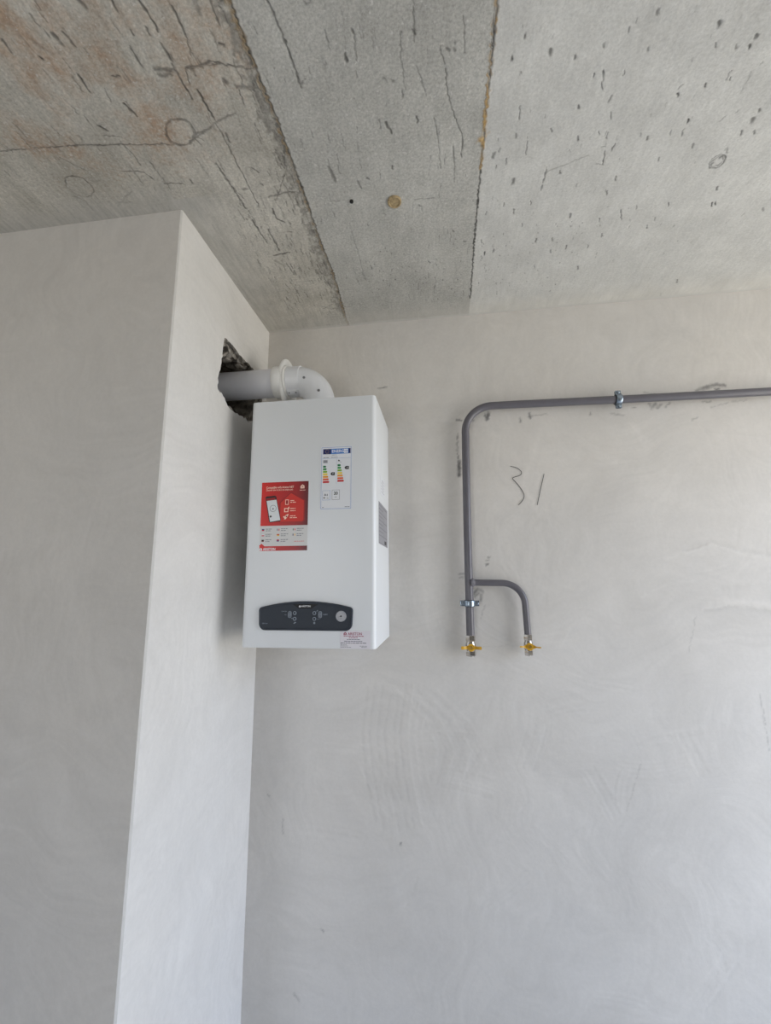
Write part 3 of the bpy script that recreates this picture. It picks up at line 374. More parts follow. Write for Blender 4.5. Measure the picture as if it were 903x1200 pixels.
def build_back_wall():
    g = .004
    gx = np.concatenate([np.arange(-.01,2.05,g), np.linspace(2.05,WX+.02,8)])
    gz = np.concatenate([np.linspace(-.02,.1,3,endpoint=False), np.arange(.1,H+.01,g)])
    p = Paint(gx, gz); dark, gr = p.zeros(), p.zeros()
    for w, k, pts in [(0.006,0.8,[(0.8544,2.2071),(0.8489,2.1844)]),(0.004,0.7,[(0.8421,2.2045),(0.8442,2.1815)]),(0.004,0.6,[(0.9646,2.1791),(0.9668,2.1644)]),(0.005,0.7,[(0.9982,2.1949),(1.0002,2.1786)]),(0.003,0.3,[(1.0006,2.185),(1.0571,2.1912)]),(0.004,0.5,[(1.2059,2.1852),(1.2054,2.1789)]),(0.0026,0.55,[(0.7412,2.1318),(0.7376,2.0704),(0.7411,2.0381)]),(0.007,0.85,[(0.7439,2.0284),(0.7407,1.9777)]),(0.003,0.6,[(0.7399,2.1877),(0.7583,2.1833)]),(0.003,0.6,[(0.7956,2.1909),(0.7983,2.1809)]),(0.006,0.6,[(1.5577,2.2439),(1.5969,2.2568),(1.6257,2.2625),(1.6465,2.2579)]),(0.004,0.8,[(1.617,2.246),(1.6276,2.2452)]),(0.005,0.55,[(1.4006,2.2076),(1.4073,2.1914),(1.4226,2.2061),(1.4265,2.1902),(1.4387,2.2019)]),(0.003,0.5,[(1.4513,2.1917),(1.4662,2.2033)]),(0.003,0.5,[(1.5718,2.2025),(1.5958,2.2025)]),(0.0025,0.3,[(1.5959,2.1809),(1.6642,2.198),(1.7065,2.1997)]),(0.003,0.3,[(1.5298,2.1405),(1.5465,2.1456)]),(0.003,0.6,[(0.7305,1.6259),(0.7451,1.6258)]),(0.003,0.5,[(0.7301,1.6136),(0.7446,1.6135)]),(0.005,0.6,[(0.7773,1.5577),(0.7924,1.5749),(0.8064,1.5663)]),(0.004,0.6,[(0.803,1.5548),(0.7993,1.5347)]),(0.004,0.5,[(0.7827,1.5491),(0.7918,1.5606)]),(0.003,0.8,[(0.8217,1.6567),(0.8304,1.6589)]),(0.003,0.7,[(0.8285,1.681),(0.8358,1.6824)]),(0.003,0.5,[(0.8252,1.6707),(0.8324,1.6721)]),(0.003,0.7,[(0.4477,2.3304),(0.4807,2.3333)]),(0.0016,0.2,[(1.4675,1.4842),(1.437,1.3791)]),(0.0016,0.26,[(1.6221,1.2542),(1.6275,1.0714)]),(0.003,0.8,[(0.5152,0.7685),(0.5193,0.7688)]),(0.0016,0.18,[(1.2638,1.0423),(1.2096,0.9075)]),(0.002,0.3,[(0.8129,1.5177),(0.7969,1.4751)]),(0.0016,0.1,[(0.7847,1.3829),(0.9185,1.3902)]),(0.003,0.3,[(1.2724,2.1811),(1.3135,2.1691)]),(0.002,0.5,[(1.3439,2.1955),(1.3552,2.1979)]),(0.003,0.4,[(1.3908,2.2493),(1.4206,2.2409)]),(0.003,0.5,[(0.2573,0.5056),(0.2658,0.4992)]),(0.004,0.3,[(0.1749,0.3196),(0.1893,0.3051)]),(0.0025,0.4,[(0.0614,0.8859),(0.0676,0.8836)]),(0.002,0.3,[(0.1184,0.8158),(0.12,0.7694)])]: p.stroke(dark, pts, w*1.25, k, .003)
    for w, k, pts in [(0.012,0.9,[(1.4996,1.5143),(1.5585,1.5295),(1.6223,1.5296),(1.6863,1.5192)]),(0.008,-0.8,[(1.4986,1.5055),(1.5836,1.5137),(1.6838,1.5009)]),(0.008,-0.6,[(1.462,1.6961),(1.5417,1.7226),(1.6137,1.6937),(1.7105,1.6787)]),(0.008,0.6,[(1.3997,1.6692),(1.5407,1.7143),(1.6294,1.6798),(1.7087,1.6652)]),(0.01,-0.5,[(1.5538,1.5722),(1.6285,1.5773)]),(0.01,0.6,[(1.5108,1.5242),(1.5623,1.5402)]),(0.015,0.6,[(1.3782,2.0633),(1.3375,2.1271)]),(0.015,0.7,[(1.2171,2.0254),(1.3103,1.9816)]),(0.012,0.5,[(0.9813,2.0052),(0.9604,1.9441),(1.005,1.8213)]),(0.012,0.5,[(1.0297,2.1288),(0.9948,2.0358)]),(0.01,0.4,[(1.0342,1.8354),(1.037,1.7907),(1.0022,1.7767)]),(0.005,-0.5,[(0.4059,1.242),(0.3882,1.0939),(0.4005,0.962),(0.4347,0.8306)]),(0.005,-0.5,[(0.4326,1.2558),(0.4108,1.0948),(0.4264,0.9633),(0.4599,0.8046)]),(0.005,-0.5,[(0.4592,1.2479),(0.4386,1.0959),(0.4522,0.9646),(0.4854,0.8465)]),(0.005,-0.5,[(0.4854,1.2153),(0.4615,1.0968),(0.4778,0.9659),(0.5101,0.8063)]),(0.005,-0.5,[(0.5116,1.2159),(0.4938,1.0981),(0.5033,0.9672),(0.5351,0.8168)]),(0.005,-0.5,[(0.5382,1.2531),(0.5137,1.0989),(0.5287,0.9685),(0.5598,0.8143)]),(0.005,0.5,[(0.5643,1.258),(0.543,1.1),(0.554,0.9698),(0.5848,0.828)]),(0.005,0.35,[(0.5901,1.2498),(0.5646,1.1009),(0.5792,0.9711),(0.6099,0.854)]),(0.005,0.35,[(0.6152,1.2183),(0.5874,1.1018),(0.6043,0.9724),(0.6345,0.8547)]),(0.005,0.4,[(0.5089,1.2339),(0.6079,1.1423),(0.6395,1.0515),(0.6225,0.9478)]),(0.005,-0.4,[(0.5321,1.2345),(0.6305,1.1431),(0.6673,1.0527),(0.635,0.9485)]),(0.005,0.4,[(0.5553,1.2351),(0.653,1.144),(0.6949,1.0539),(0.6574,0.9497)]),(0.005,-0.4,[(0.5784,1.2358),(0.6755,1.1448),(0.7224,1.0551),(0.6749,0.9506)]),(0.005,0.4,[(0.6013,1.2364),(0.6978,1.1455),(0.7498,1.0563),(0.7094,0.9524)]),(0.005,-0.4,[(0.6242,1.237),(0.72,1.1463),(0.777,1.0575),(0.7152,0.9528)]),(0.005,0.4,[(0.647,1.2376),(0.7422,1.1471),(0.8041,1.0587),(0.7487,0.9545)]),(0.004,-0.25,[(0.5739,1.0757),(0.6266,1.0802),(0.6787,1.0821),(0.7302,1.0813),(0.7808,1.0779)]),(0.004,-0.25,[(0.5746,1.0897),(0.6274,1.0942),(0.6796,1.096),(0.7311,1.0951),(0.7819,1.0917)]),(0.004,0.4,[(0.5755,1.1069),(0.6284,1.1113),(0.6807,1.1131),(0.7323,1.1121),(0.7831,1.1086)]),(0.004,-0.25,[(1.6044,1.9875),(1.6042,1.9461),(1.6079,1.9058),(1.6153,1.8671),(1.6263,1.8301)]),(0.004,-0.4,[(1.6182,1.9914),(1.618,1.95),(1.6216,1.9098),(1.6289,1.871),(1.6399,1.8341)]),(0.004,-0.4,[(1.6305,1.9948),(1.6302,1.9534),(1.6337,1.9132),(1.641,1.8745),(1.6519,1.8376)]),(0.004,-0.4,[(1.3707,0.4043),(1.3964,0.4341),(1.4211,0.4645),(1.4449,0.4957),(1.4678,0.5275)]),(0.004,0.4,[(1.3624,0.409),(1.3881,0.4388),(1.4129,0.4693),(1.4367,0.5005),(1.4596,0.5324)]),(0.004,-0.25,[(1.3479,0.4172),(1.3737,0.4471),(1.3985,0.4777),(1.4223,0.509),(1.4452,0.541)]),(0.004,0.25,[(1.3481,0.4171),(1.3739,0.447),(1.3987,0.4776),(1.4226,0.5089),(1.4455,0.5408)]),(0.004,0.4,[(1.331,0.4267),(1.3568,0.4568),(1.3817,0.4875),(1.4056,0.5189),(1.4285,0.551)]),(0.004,0.25,[(0.6689,2.1557),(0.7306,2.1473),(0.7914,2.1372),(0.851,2.1255),(0.9097,2.1121)]),(0.004,-0.4,[(0.6719,2.1776),(0.7338,2.1692),(0.7946,2.1589),(0.8544,2.147),(0.9131,2.1334)]),(0.004,-0.4,[(0.6727,2.1829),(0.7345,2.1744),(0.7954,2.1641),(0.8552,2.1521),(0.9139,2.1385)]),(0.004,0.25,[(1.1931,1.01),(1.2414,1.0039),(1.2903,1.0052),(1.3391,1.0137),(1.3871,1.0292)]),(0.004,0.4,[(1.1937,1.0245),(1.242,1.0183),(1.291,1.0195),(1.3399,1.028),(1.388,1.0435)]),(0.004,0.4,[(1.1941,1.0365),(1.2425,1.0302),(1.2915,1.0314),(1.3405,1.0398),(1.3887,1.0553)]),(0.004,0.25,[(1.1946,1.0489),(1.243,1.0426),(1.2921,1.0437),(1.3412,1.0521),(1.3894,1.0676)]),(0.004,0.25,[(1.1946,1.0502),(1.2431,1.0438),(1.2922,1.0449),(1.3412,1.0533),(1.3895,1.0688)]),(0.004,0.4,[(0.8798,0.8745),(0.8896,0.8853),(0.8983,0.8968),(0.9059,0.9089),(0.9123,0.9216)]),(0.004,-0.4,[(0.8665,1.655),(0.8849,1.6295),(0.8988,1.6016),(0.9079,1.5719),(0.9121,1.5408)]),(0.004,-0.4,[(0.881,1.6615),(0.8994,1.636),(0.9132,1.6081),(0.9222,1.5783),(0.9264,1.5473)]),(0.004,0.4,[(0.8945,1.6675),(0.9128,1.642),(0.9266,1.6141),(0.9356,1.5843),(0.9397,1.5533)]),(0.004,0.25,[(0.9063,1.6728),(0.9246,1.6473),(0.9382,1.6193),(0.9472,1.5896),(0.9513,1.5585)]),(0.004,-0.25,[(0.9343,1.6853),(0.9524,1.6597),(0.9659,1.6317),(0.9747,1.602),(0.9787,1.5709)]),(0.004,-0.25,[(1.3512,1.1148),(1.3759,1.1184),(1.4005,1.1231),(1.425,1.1288),(1.4493,1.1355)]),(0.004,0.4,[(1.35,1.1314),(1.3749,1.135),(1.3995,1.1397),(1.4241,1.1454),(1.4484,1.1521)]),(0.004,0.4,[(1.3498,1.1347),(1.3746,1.1383),(1.3993,1.143),(1.4239,1.1487),(1.4482,1.1554)]),(0.004,0.4,[(1.3096,1.5427),(1.3475,1.5668),(1.3877,1.584),(1.4291,1.5939),(1.4708,1.5964)]),(0.004,-0.25,[(1.5599,2.0925),(1.6073,2.0877),(1.654,2.0818),(1.7,2.0749),(1.7453,2.0671)]),(0.004,0.4,[(1.3741,1.1245),(1.3864,1.0948),(1.3987,1.0655),(1.411,1.0366),(1.4233,1.008)]),(0.004,-0.4,[(1.3836,1.1295),(1.3958,1.0999),(1.408,1.0706),(1.4202,1.0416),(1.4325,1.013)]),(0.004,-0.4,[(1.4029,1.14),(1.415,1.1103),(1.4271,1.0809),(1.4393,1.0519),(1.4514,1.0233)]),(0.004,0.25,[(0.6559,1.4536),(0.6857,1.4454),(0.7138,1.434),(0.74,1.4196),(0.7642,1.4023)]),(0.004,0.25,[(0.6647,1.4705),(0.6944,1.4622),(0.7226,1.4508),(0.7488,1.4362),(0.773,1.4189)]),(0.004,-0.4,[(0.6674,1.4756),(0.6971,1.4674),(0.7252,1.4559),(0.7515,1.4413),(0.7756,1.4239)]),(0.004,0.25,[(1.4493,0.7067),(1.4616,0.7031),(1.4727,0.6976),(1.4823,0.6903),(1.4904,0.6814)]),(0.004,-0.4,[(0.7887,0.601),(0.8235,0.6229),(0.8568,0.6468),(0.8885,0.6725),(0.9185,0.6999)]),(0.004,-0.4,[(0.7795,0.6113),(0.8144,0.6333),(0.8478,0.6572),(0.8795,0.683),(0.9096,0.7105)]),(0.004,-0.4,[(0.7708,0.6211),(0.8058,0.6431),(0.8392,0.6671),(0.8711,0.6929),(0.9012,0.7204)]),(0.004,-0.4,[(1.0011,1.163),(1.0271,1.1739),(1.0537,1.1821),(1.0806,1.1875),(1.1076,1.1902)]),(0.004,-0.25,[(0.9986,1.1775),(1.0246,1.1885),(1.0513,1.1967),(1.0783,1.2021),(1.1054,1.2047)]),(0.004,0.25,[(0.9963,1.1912),(1.0224,1.2021),(1.0491,1.2103),(1.0761,1.2157),(1.1033,1.2182)]),(0.004,-0.25,[(0.993,1.2108),(1.0191,1.2217),(1.0459,1.2299),(1.073,1.2352),(1.1003,1.2378)]),(0.004,0.25,[(0.9894,1.2315),(1.0157,1.2425),(1.0425,1.2506),(1.0697,1.256),(1.0971,1.2585)]),(0.004,0.4,[(1.0544,1.2906),(1.1029,1.2757),(1.1518,1.2642),(1.2011,1.2561),(1.2507,1.2512)]),(0.004,0.4,[(1.059,1.3063),(1.1074,1.2912),(1.1564,1.2796),(1.2058,1.2714),(1.2555,1.2664)]),(0.004,-0.25,[(1.0617,1.3159),(1.1103,1.3008),(1.1593,1.2891),(1.2087,1.2808),(1.2583,1.2758)]),(0.004,-0.4,[(0.5271,0.5843),(0.5394,0.6064),(0.5506,0.6289),(0.5604,0.6518),(0.5691,0.6751)]),(0.004,0.25,[(1.0399,1.1003),(1.0837,1.1136),(1.1278,1.1192),(1.1709,1.1169),(1.2118,1.107)]),(0.004,-0.25,[(1.068,0.3797),(1.1035,0.3815),(1.1379,0.3802),(1.171,0.3757),(1.2026,0.3682)]),(0.004,0.25,[(1.0724,0.3937),(1.1078,0.3954),(1.1423,0.394),(1.1755,0.3895),(1.2071,0.3819)]),(0.004,0.4,[(1.0769,0.408),(1.1123,0.4097),(1.1468,0.4083),(1.18,0.4037),(1.2117,0.3961)]),(0.004,0.4,[(1.0814,0.4226),(1.1169,0.4242),(1.1514,0.4227),(1.1846,0.418),(1.2163,0.4103)]),(0.004,0.4,[(1.0811,0.4218),(1.1167,0.4235),(1.1512,0.4219),(1.1844,0.4173),(1.2161,0.4096)]),(0.004,0.25,[(1.2513,1.077),(1.2804,1.0931),(1.311,1.1039),(1.3421,1.1089),(1.3728,1.1081)]),(0.004,-0.25,[(1.2495,1.0908),(1.2787,1.1069),(1.3094,1.1176),(1.3405,1.1227),(1.3713,1.1219)]),(0.004,0.25,[(1.2485,1.0988),(1.2777,1.1149),(1.3084,1.1257),(1.3396,1.1307),(1.3704,1.1298)]),(0.004,-0.25,[(1.226,0.9134),(1.2259,0.9417),(1.2313,0.9702),(1.2419,0.9982),(1.2576,1.0249)]),(0.004,-0.25,[(1.2101,0.9154),(1.2099,0.9438),(1.2153,0.9724),(1.2259,1.0004),(1.2415,1.0271)]),(0.004,0.25,[(1.2002,0.9167),(1.2,0.945),(1.2053,0.9737),(1.2159,1.0018),(1.2316,1.0285)]),(0.004,-0.4,[(1.1784,0.9194),(1.1781,0.9479),(1.1834,0.9766),(1.194,1.0047),(1.2096,1.0316)]),(0.004,0.4,[(1.1838,0.9187),(1.1835,0.9472),(1.1888,0.9759),(1.1994,1.004),(1.215,1.0308)]),(0.004,0.4,[(0.3302,1.9763),(0.3457,1.9287),(0.3602,1.8814),(0.3735,1.8345),(0.3859,1.7879)]),(0.004,-0.4,[(0.3442,1.9799),(0.3596,1.9323),(0.3739,1.885),(0.3872,1.8381),(0.3994,1.7915)]),(0.004,-0.25,[(0.359,1.9836),(0.3743,1.936),(0.3885,1.8888),(0.4017,1.8419),(0.4139,1.7953)]),(0.004,-0.25,[(0.3699,1.9864),(0.3851,1.9388),(0.3992,1.8916),(0.4124,1.8447),(0.4244,1.7981)]),(0.004,-0.25,[(0.3823,1.9895),(0.3974,1.942),(0.4115,1.8947),(0.4245,1.8479),(0.4365,1.8013)]),(0.004,0.4,[(1.0858,1.0006),(1.1039,0.9686),(1.121,0.9364),(1.137,0.9041),(1.1519,0.8716)]),(0.004,0.4,[(1.0985,1.0078),(1.1166,0.9757),(1.1335,0.9435),(1.1495,0.9112),(1.1643,0.8787)]),(0.004,-0.25,[(1.1073,1.0128),(1.1253,0.9807),(1.1422,0.9484),(1.158,0.9161),(1.1729,0.8836)]),(0.004,-0.4,[(1.1236,1.022),(1.1415,0.9899),(1.1583,0.9576),(1.1741,0.9252),(1.1888,0.8927)]),(0.004,0.4,[(1.1332,1.0274),(1.151,0.9953),(1.1678,0.963),(1.1835,0.9305),(1.1981,0.898)]),(0.004,-0.25,[(1.4827,1.5984),(1.5079,1.6027),(1.5329,1.6082),(1.5577,1.6149),(1.5823,1.6227)]),(0.004,-0.4,[(1.4808,1.616),(1.506,1.6203),(1.5311,1.6258),(1.556,1.6324),(1.5806,1.6402)]),(0.004,0.4,[(1.4798,1.6245),(1.5051,1.6288),(1.5303,1.6342),(1.5552,1.6409),(1.5798,1.6487)]),(0.004,0.25,[(0.3459,1.992),(0.3699,1.9559),(0.3879,1.9174),(0.3998,1.8772),(0.4055,1.836)]),(0.004,0.4,[(0.361,1.9973),(0.3849,1.9612),(0.4029,1.9227),(0.4147,1.8825),(0.4203,1.8413)]),(0.004,0.4,[(0.3852,2.0057),(0.4089,1.9695),(0.4267,1.931),(0.4384,1.8908),(0.4438,1.8497)]),(0.004,0.4,[(0.3768,0.9972),(0.3992,0.9571),(0.4227,0.9183),(0.4474,0.8809),(0.4733,0.8449)]),(0.004,-0.25,[(0.3889,1.0038),(0.4112,0.9637),(0.4346,0.9249),(0.4593,0.8875),(0.4851,0.8514)]),(0.004,0.25,[(0.409,1.0149),(0.4311,0.9748),(0.4544,0.9359),(0.4789,0.8984),(0.5046,0.8623)]),(0.004,-0.25,[(0.4215,1.0218),(0.4435,0.9816),(0.4667,0.9427),(0.4911,0.9052),(0.5167,0.869)]),(0.004,-0.4,[(0.4419,1.033),(0.4637,0.9928),(0.4868,0.9539),(0.511,0.9163),(0.5364,0.8801)]),(0.004,-0.4,[(1.3973,0.5906),(1.4144,0.5736),(1.427,0.5535),(1.4349,0.5309),(1.438,0.5064)]),(0.004,-0.25,[(0.9514,1.0026),(0.9683,1.0386),(0.9829,1.0754),(0.9951,1.1131),(1.0049,1.1516)]),(0.004,-0.4,[(0.9406,1.0051),(0.9575,1.0411),(0.9721,1.0781),(0.9843,1.1158),(0.9941,1.1543)]),(0.004,0.4,[(0.9305,1.0075),(0.9474,1.0435),(0.962,1.0805),(0.9742,1.1183),(0.984,1.1569)]),(0.004,-0.4,[(0.9077,1.0128),(0.9246,1.049),(0.9391,1.086),(0.9513,1.124),(0.961,1.1627)]),(0.004,-0.4,[(0.885,1.018),(0.9019,1.0543),(0.9164,1.0916),(0.9285,1.1296),(0.9382,1.1684)]),(0.004,0.25,[(0.1758,0.773),(0.228,0.7734),(0.2795,0.7714),(0.3301,0.767),(0.3797,0.7604)]),(0.004,-0.4,[(0.1777,0.787),(0.2301,0.7874),(0.2816,0.7853),(0.3323,0.7808),(0.3819,0.7741)]),(0.004,-0.25,[(0.1803,0.8051),(0.2327,0.8053),(0.2843,0.8031),(0.3351,0.7986),(0.3848,0.7917)]),(0.004,-0.25,[(1.0624,1.571),(1.0814,1.5632),(1.1015,1.5593),(1.1221,1.5596),(1.1427,1.5639)]),(0.004,0.25,[(1.0645,1.5851),(1.0835,1.5771),(1.1036,1.5733),(1.1242,1.5735),(1.1449,1.5778)]),(0.004,0.25,[(1.0681,1.6096),(1.0872,1.6015),(1.1073,1.5976),(1.128,1.5978),(1.1487,1.6021)]),(0.004,-0.4,[(0.6512,0.9433),(0.6919,0.9396),(0.7318,0.9338),(0.7707,0.926),(0.8085,0.9162)]),(0.004,0.4,[(0.6561,0.9603),(0.6969,0.9566),(0.7368,0.9507),(0.7757,0.9428),(0.8135,0.9329)]),(0.004,0.4,[(0.6596,0.9727),(0.7004,0.9688),(0.7404,0.9629),(0.7793,0.9549),(0.8171,0.9449)]),(0.004,-0.25,[(0.6659,0.9945),(0.7067,0.9906),(0.7467,0.9846),(0.7857,0.9765),(0.8236,0.9663)]),(0.004,0.25,[(0.6685,1.0037),(0.7094,0.9997),(0.7494,0.9936),(0.7884,0.9855),(0.8263,0.9753)]),(0.004,-0.25,[(1.2874,0.899),(1.3024,0.9113),(1.3162,0.9248),(1.3288,0.9394),(1.34,0.955)]),(0.004,-0.25,[(0.6748,0.9318),(0.685,0.9785),(0.7001,1.0248),(0.7201,1.0701),(0.7447,1.114)]),(0.004,0.4,[(0.3272,1.5791),(0.3226,1.526),(0.3076,1.4758),(0.2829,1.4296),(0.249,1.3886)]),(0.004,0.4,[(0.2276,2.0998),(0.2776,2.0818),(0.3258,2.0609),(0.3721,2.0371),(0.4163,2.0106)]),(0.004,0.25,[(0.2357,2.1193),(0.2856,2.1012),(0.3338,2.0801),(0.3801,2.0562),(0.4244,2.0295)]),(0.004,0.25,[(0.2413,2.133),(0.2912,2.1148),(0.3395,2.0936),(0.3858,2.0696),(0.43,2.0428)]),(0.004,0.4,[(1.0402,1.3724),(1.0524,1.3902),(1.0637,1.4086),(1.074,1.4276),(1.0833,1.4471)]),(0.004,-0.25,[(1.0245,1.3806),(1.0367,1.3985),(1.048,1.4169),(1.0584,1.436),(1.0677,1.4556)]),(0.004,-0.4,[(1.0164,1.3848),(1.0287,1.4027),(1.04,1.4212),(1.0503,1.4403),(1.0596,1.4599)]),(0.004,0.25,[(1.627,1.6789),(1.6319,1.7047),(1.6385,1.7304),(1.6469,1.7558),(1.657,1.7807)]),(0.004,-0.25,[(1.6108,1.6825),(1.6156,1.7084),(1.6222,1.7341),(1.6306,1.7595),(1.6406,1.7845)]),(0.004,0.25,[(1.5965,1.6856),(1.6013,1.7116),(1.6079,1.7373),(1.6162,1.7628),(1.6263,1.7879)]),(0.004,0.25,[(0.4521,0.2678),(0.4774,0.2856),(0.4998,0.3058),(0.5189,0.3282),(0.5345,0.3526)]),(0.004,-0.25,[(0.58,1.5396),(0.5803,1.5019),(0.5853,1.4652),(0.5951,1.4298),(0.6093,1.3962)]),(0.004,-0.4,[(0.5969,1.5432),(0.5971,1.5055),(0.6021,1.4688),(0.6117,1.4335),(0.6259,1.3999)]),(0.004,0.4,[(0.61,1.5459),(0.6101,1.5083),(0.615,1.4716),(0.6246,1.4363),(0.6387,1.4028)]),(0.004,0.4,[(0.6359,1.5514),(0.6359,1.5139),(0.6406,1.4772),(0.6501,1.4419),(0.664,1.4084)]),(0.004,0.4,[(0.6482,1.554),(0.6481,1.5165),(0.6529,1.4798),(0.6622,1.4446),(0.6761,1.4111)]),(0.004,-0.25,[(0.5209,1.6138),(0.5332,1.5848),(0.5426,1.5551),(0.5492,1.5249),(0.5528,1.4944)]),(0.004,-0.25,[(0.5349,1.6175),(0.5471,1.5885),(0.5565,1.5588),(0.563,1.5286),(0.5666,1.4981)]),(0.004,-0.4,[(0.5613,1.6244),(0.5734,1.5954),(0.5826,1.5657),(0.589,1.5356),(0.5925,1.505)]),(0.004,-0.25,[(0.5703,1.6268),(0.5824,1.5978),(0.5916,1.5681),(0.5979,1.5379),(0.6014,1.5074)]),(0.004,0.4,[(0.5876,1.6313),(0.5996,1.6023),(0.6087,1.5727),(0.615,1.5425),(0.6184,1.512)])]: p.stroke(gr, pts, w*1.3, k, .0022, signed=True, breakup=.8, soft=1.1)
    D = -gr*.0011+(vnoise(p.X, p.Y, .35, 4)-.5)*.003
    D += np.clip(1-(H-p.Y)/.02, 0, 1)*.0  # the head of the wall stays straight
    o = grid_object('wall_back', M_wall, gx, gz, lambda a, b, d: (a, d, b), dict(dark=dark, groove=gr), D, False)
    # the scratched pencil figures
    m_pen = simple('pencil graphite', srgb(70,70,72), .6, var=.2, nscale=90)
    for line, w in (([(0.9211,2.0031),(0.9428,1.9959),(0.9581,1.9813),(0.953,1.9691),(0.9308,1.9622),(0.9275,1.9561),(0.9426,1.937),(0.9585,1.9104),(0.9626,1.895),(0.9577,1.8799),(0.9414,1.8622)], .0011), ([(1.0343,1.9704),(1.0195,1.9174),(1.0045,1.8603)], .0011)):
        pts = [Vector((a,0,b)) for a,b in line]; sm = []
        for i in range(len(pts)-1):
            p0 = pts[max(0,i-1)]; p1 = pts[i]; p2 = pts[i+1]; p3 = pts[min(len(pts)-1,i+2)]
            for k in range(5):
                t = k/5; sm.append(.5*((2*p1)+(p2-p0)*t+(2*p0-5*p1+4*p2-p3)*t*t+(3*p1-p0-3*p2+p3)*t**3))
        sm.append(pts[-1])
        L = []; 
        for i, q in enumerate(sm):
            d = (sm[min(i+1,len(sm)-1)]-sm[max(i-1,0)]).normalized(); nrm = Vector((-d.z,0,d.x))*w
            L.append((q+nrm, q-nrm))
        vs = []; fs = []
        for a_, b_ in L: vs += [a_+Vector((0,-.0022,0)), b_+Vector((0,-.0022,0))]
        for i in range(len(L)-1): fs.append((2*i,2*i+1,2*i+3,2*i+2))
        mk = MB(); mk.add(vs, fs); mk.build('pencil_mark', m_pen, o, fix=False)

def build_column():
    """boxed-in shaft on the left: dark front, light right cheek broken open around the flue"""
    R = random.Random(3)
    hole = [Vector((0,a,b)) for a,b in [(-0.3361,2.3779),(-0.3033,2.3825),(-0.2622,2.3819),(-0.2248,2.3778),(-0.1727,2.3804),(-0.1312,2.3825),(-0.0793,2.3785),(-0.0383,2.3566),(-0.0399,2.2925),(-0.0851,2.2121),(-0.1439,2.1662),(-0.1714,2.1745),(-0.2147,2.1635),(-0.2623,2.1622),(-0.2969,2.1683),(-0.3203,2.1841),(-0.3418,2.1885),(-0.3579,2.1952),(-0.3576,2.2378),(-0.3449,2.2875),(-0.3419,2.3329)]]
    pts = []
    for i in range(len(hole)):
        a = hole[i]; b = hole[(i+1) % len(hole)]
        n = 4
        for k in range(n):
            q = a.lerp(b, k/n)
            if k: q = q+Vector((0,R.gauss(0,.0022),R.gauss(0,.0022)))
            pts.append(q)
    e = .004
    outer = [Vector((0,COLY+e,-.02)), Vector((0,.02,-.02)), Vector((0,.02,H+.02)), Vector((0,COLY+e,H+.02))]
    flat = [[Vector((p.y,p.z,0)) for p in outer], [Vector((p.y,p.z,0)) for p in pts]]
    tri = geometry.tessellate_polygon(flat)
    mb = MB(); allp = outer+pts
    fs = []
    for t in tri:
        a, b, c = [allp[i] for i in t]
        nx = (b-a).cross(c-a).x
        fs.append(tuple(t) if nx > 0 else tuple(t)[::-1])
    mb.add(allp, fs, 0)
    # corner bead and front face
    mb.add([(0,COLY+e,-.02),(0,COLY+e,H+.02),(-e,COLY,H+.02),(-e,COLY,-.02)], [(0,1,2,3)], 2)
    mb.add([(-e,COLY,-.02),(-e,COLY,H+.02),(-2.05,COLY,H+.02),(-2.05,COLY,-.02)], [(0,1,2,3)], 1)
    # broken rim: plaster coat, then brick, then the dark shaft
    cen = Vector((0,-.2,2.27)); loops = [pts]
    for x, grow, jit in ((-.006,-.002,.003),(-.018,.004,.005),(-.022,-.006,.006),(-.05,-.002,.010),(-.085,.006,.012),(-.12,.02,.008),(-.21,.03,.004)):
        L = []
        for q in pts:
            d = (q-cen); d.x = 0; r = d.length
            L.append(Vector((x+R.gauss(0,abs(jit)*.35), 0, 0))+Vector((0,q.y,q.z))+d/r*(grow+R.gauss(0,jit)))
        loops.append(L)
    n = len(pts); vs = [v for L in loops for v in L]; f2 = []
    for i in range(len(loops)-1):
        for k in range(n):
            k2 = (k+1) % n; f2.append((i*n+k, i*n+k2, (i+1)*n+k2, (i+1)*n+k))
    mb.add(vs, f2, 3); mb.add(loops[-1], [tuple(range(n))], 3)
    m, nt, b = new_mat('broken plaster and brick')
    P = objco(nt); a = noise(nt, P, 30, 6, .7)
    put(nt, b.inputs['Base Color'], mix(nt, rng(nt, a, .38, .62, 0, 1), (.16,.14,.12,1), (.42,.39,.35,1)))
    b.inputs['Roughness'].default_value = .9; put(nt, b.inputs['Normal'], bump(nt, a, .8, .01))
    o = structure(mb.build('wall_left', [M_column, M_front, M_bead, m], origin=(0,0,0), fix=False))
    # loose shards of brick still bedded in the opening
    for c, s, rz in (((-.035,-.285,2.352),(.035,.075,.016),.75),((-.05,-.235,2.362),(.04,.06,.014),.35),((-.03,-.175,2.366),(.03,.05,.010),.1),((-.03,-.30,2.19),(.035,.05,.016),-.5),((-.025,-.24,2.176),(.03,.05,.012),-.15)):
        bm = bmesh.new(); bmesh.ops.create_icosphere(bm, subdivisions=2, radius=.5)
        for v in bm.verts:
            k = 1+R.gauss(0,.10); q = Vector((v.co.x*s[0], v.co.y*s[1], v.co.z*s[2]))*k
            q = Matrix.Rotation(rz, 3, 'X') @ Vector((max(-s[0]*.4,min(s[0]*.4,q.x)), max(-s[1]*.42,min(s[1]*.42,q.y)), max(-s[2]*.38,min(s[2]*.38,q.z))))
            v.co = q+Vector(c)
        sh = MB(); sh.add([tuple(v.co) for v in bm.verts], [[v.index for v in f.verts] for f in bm.faces]); bm.free()
        sh.build('broken_shard', m, o)

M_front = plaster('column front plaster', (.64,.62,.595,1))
M_bead = simple('corner bead', (.62,.61,.59,1), .5)
build_ceiling(); build_back_wall(); build_column()

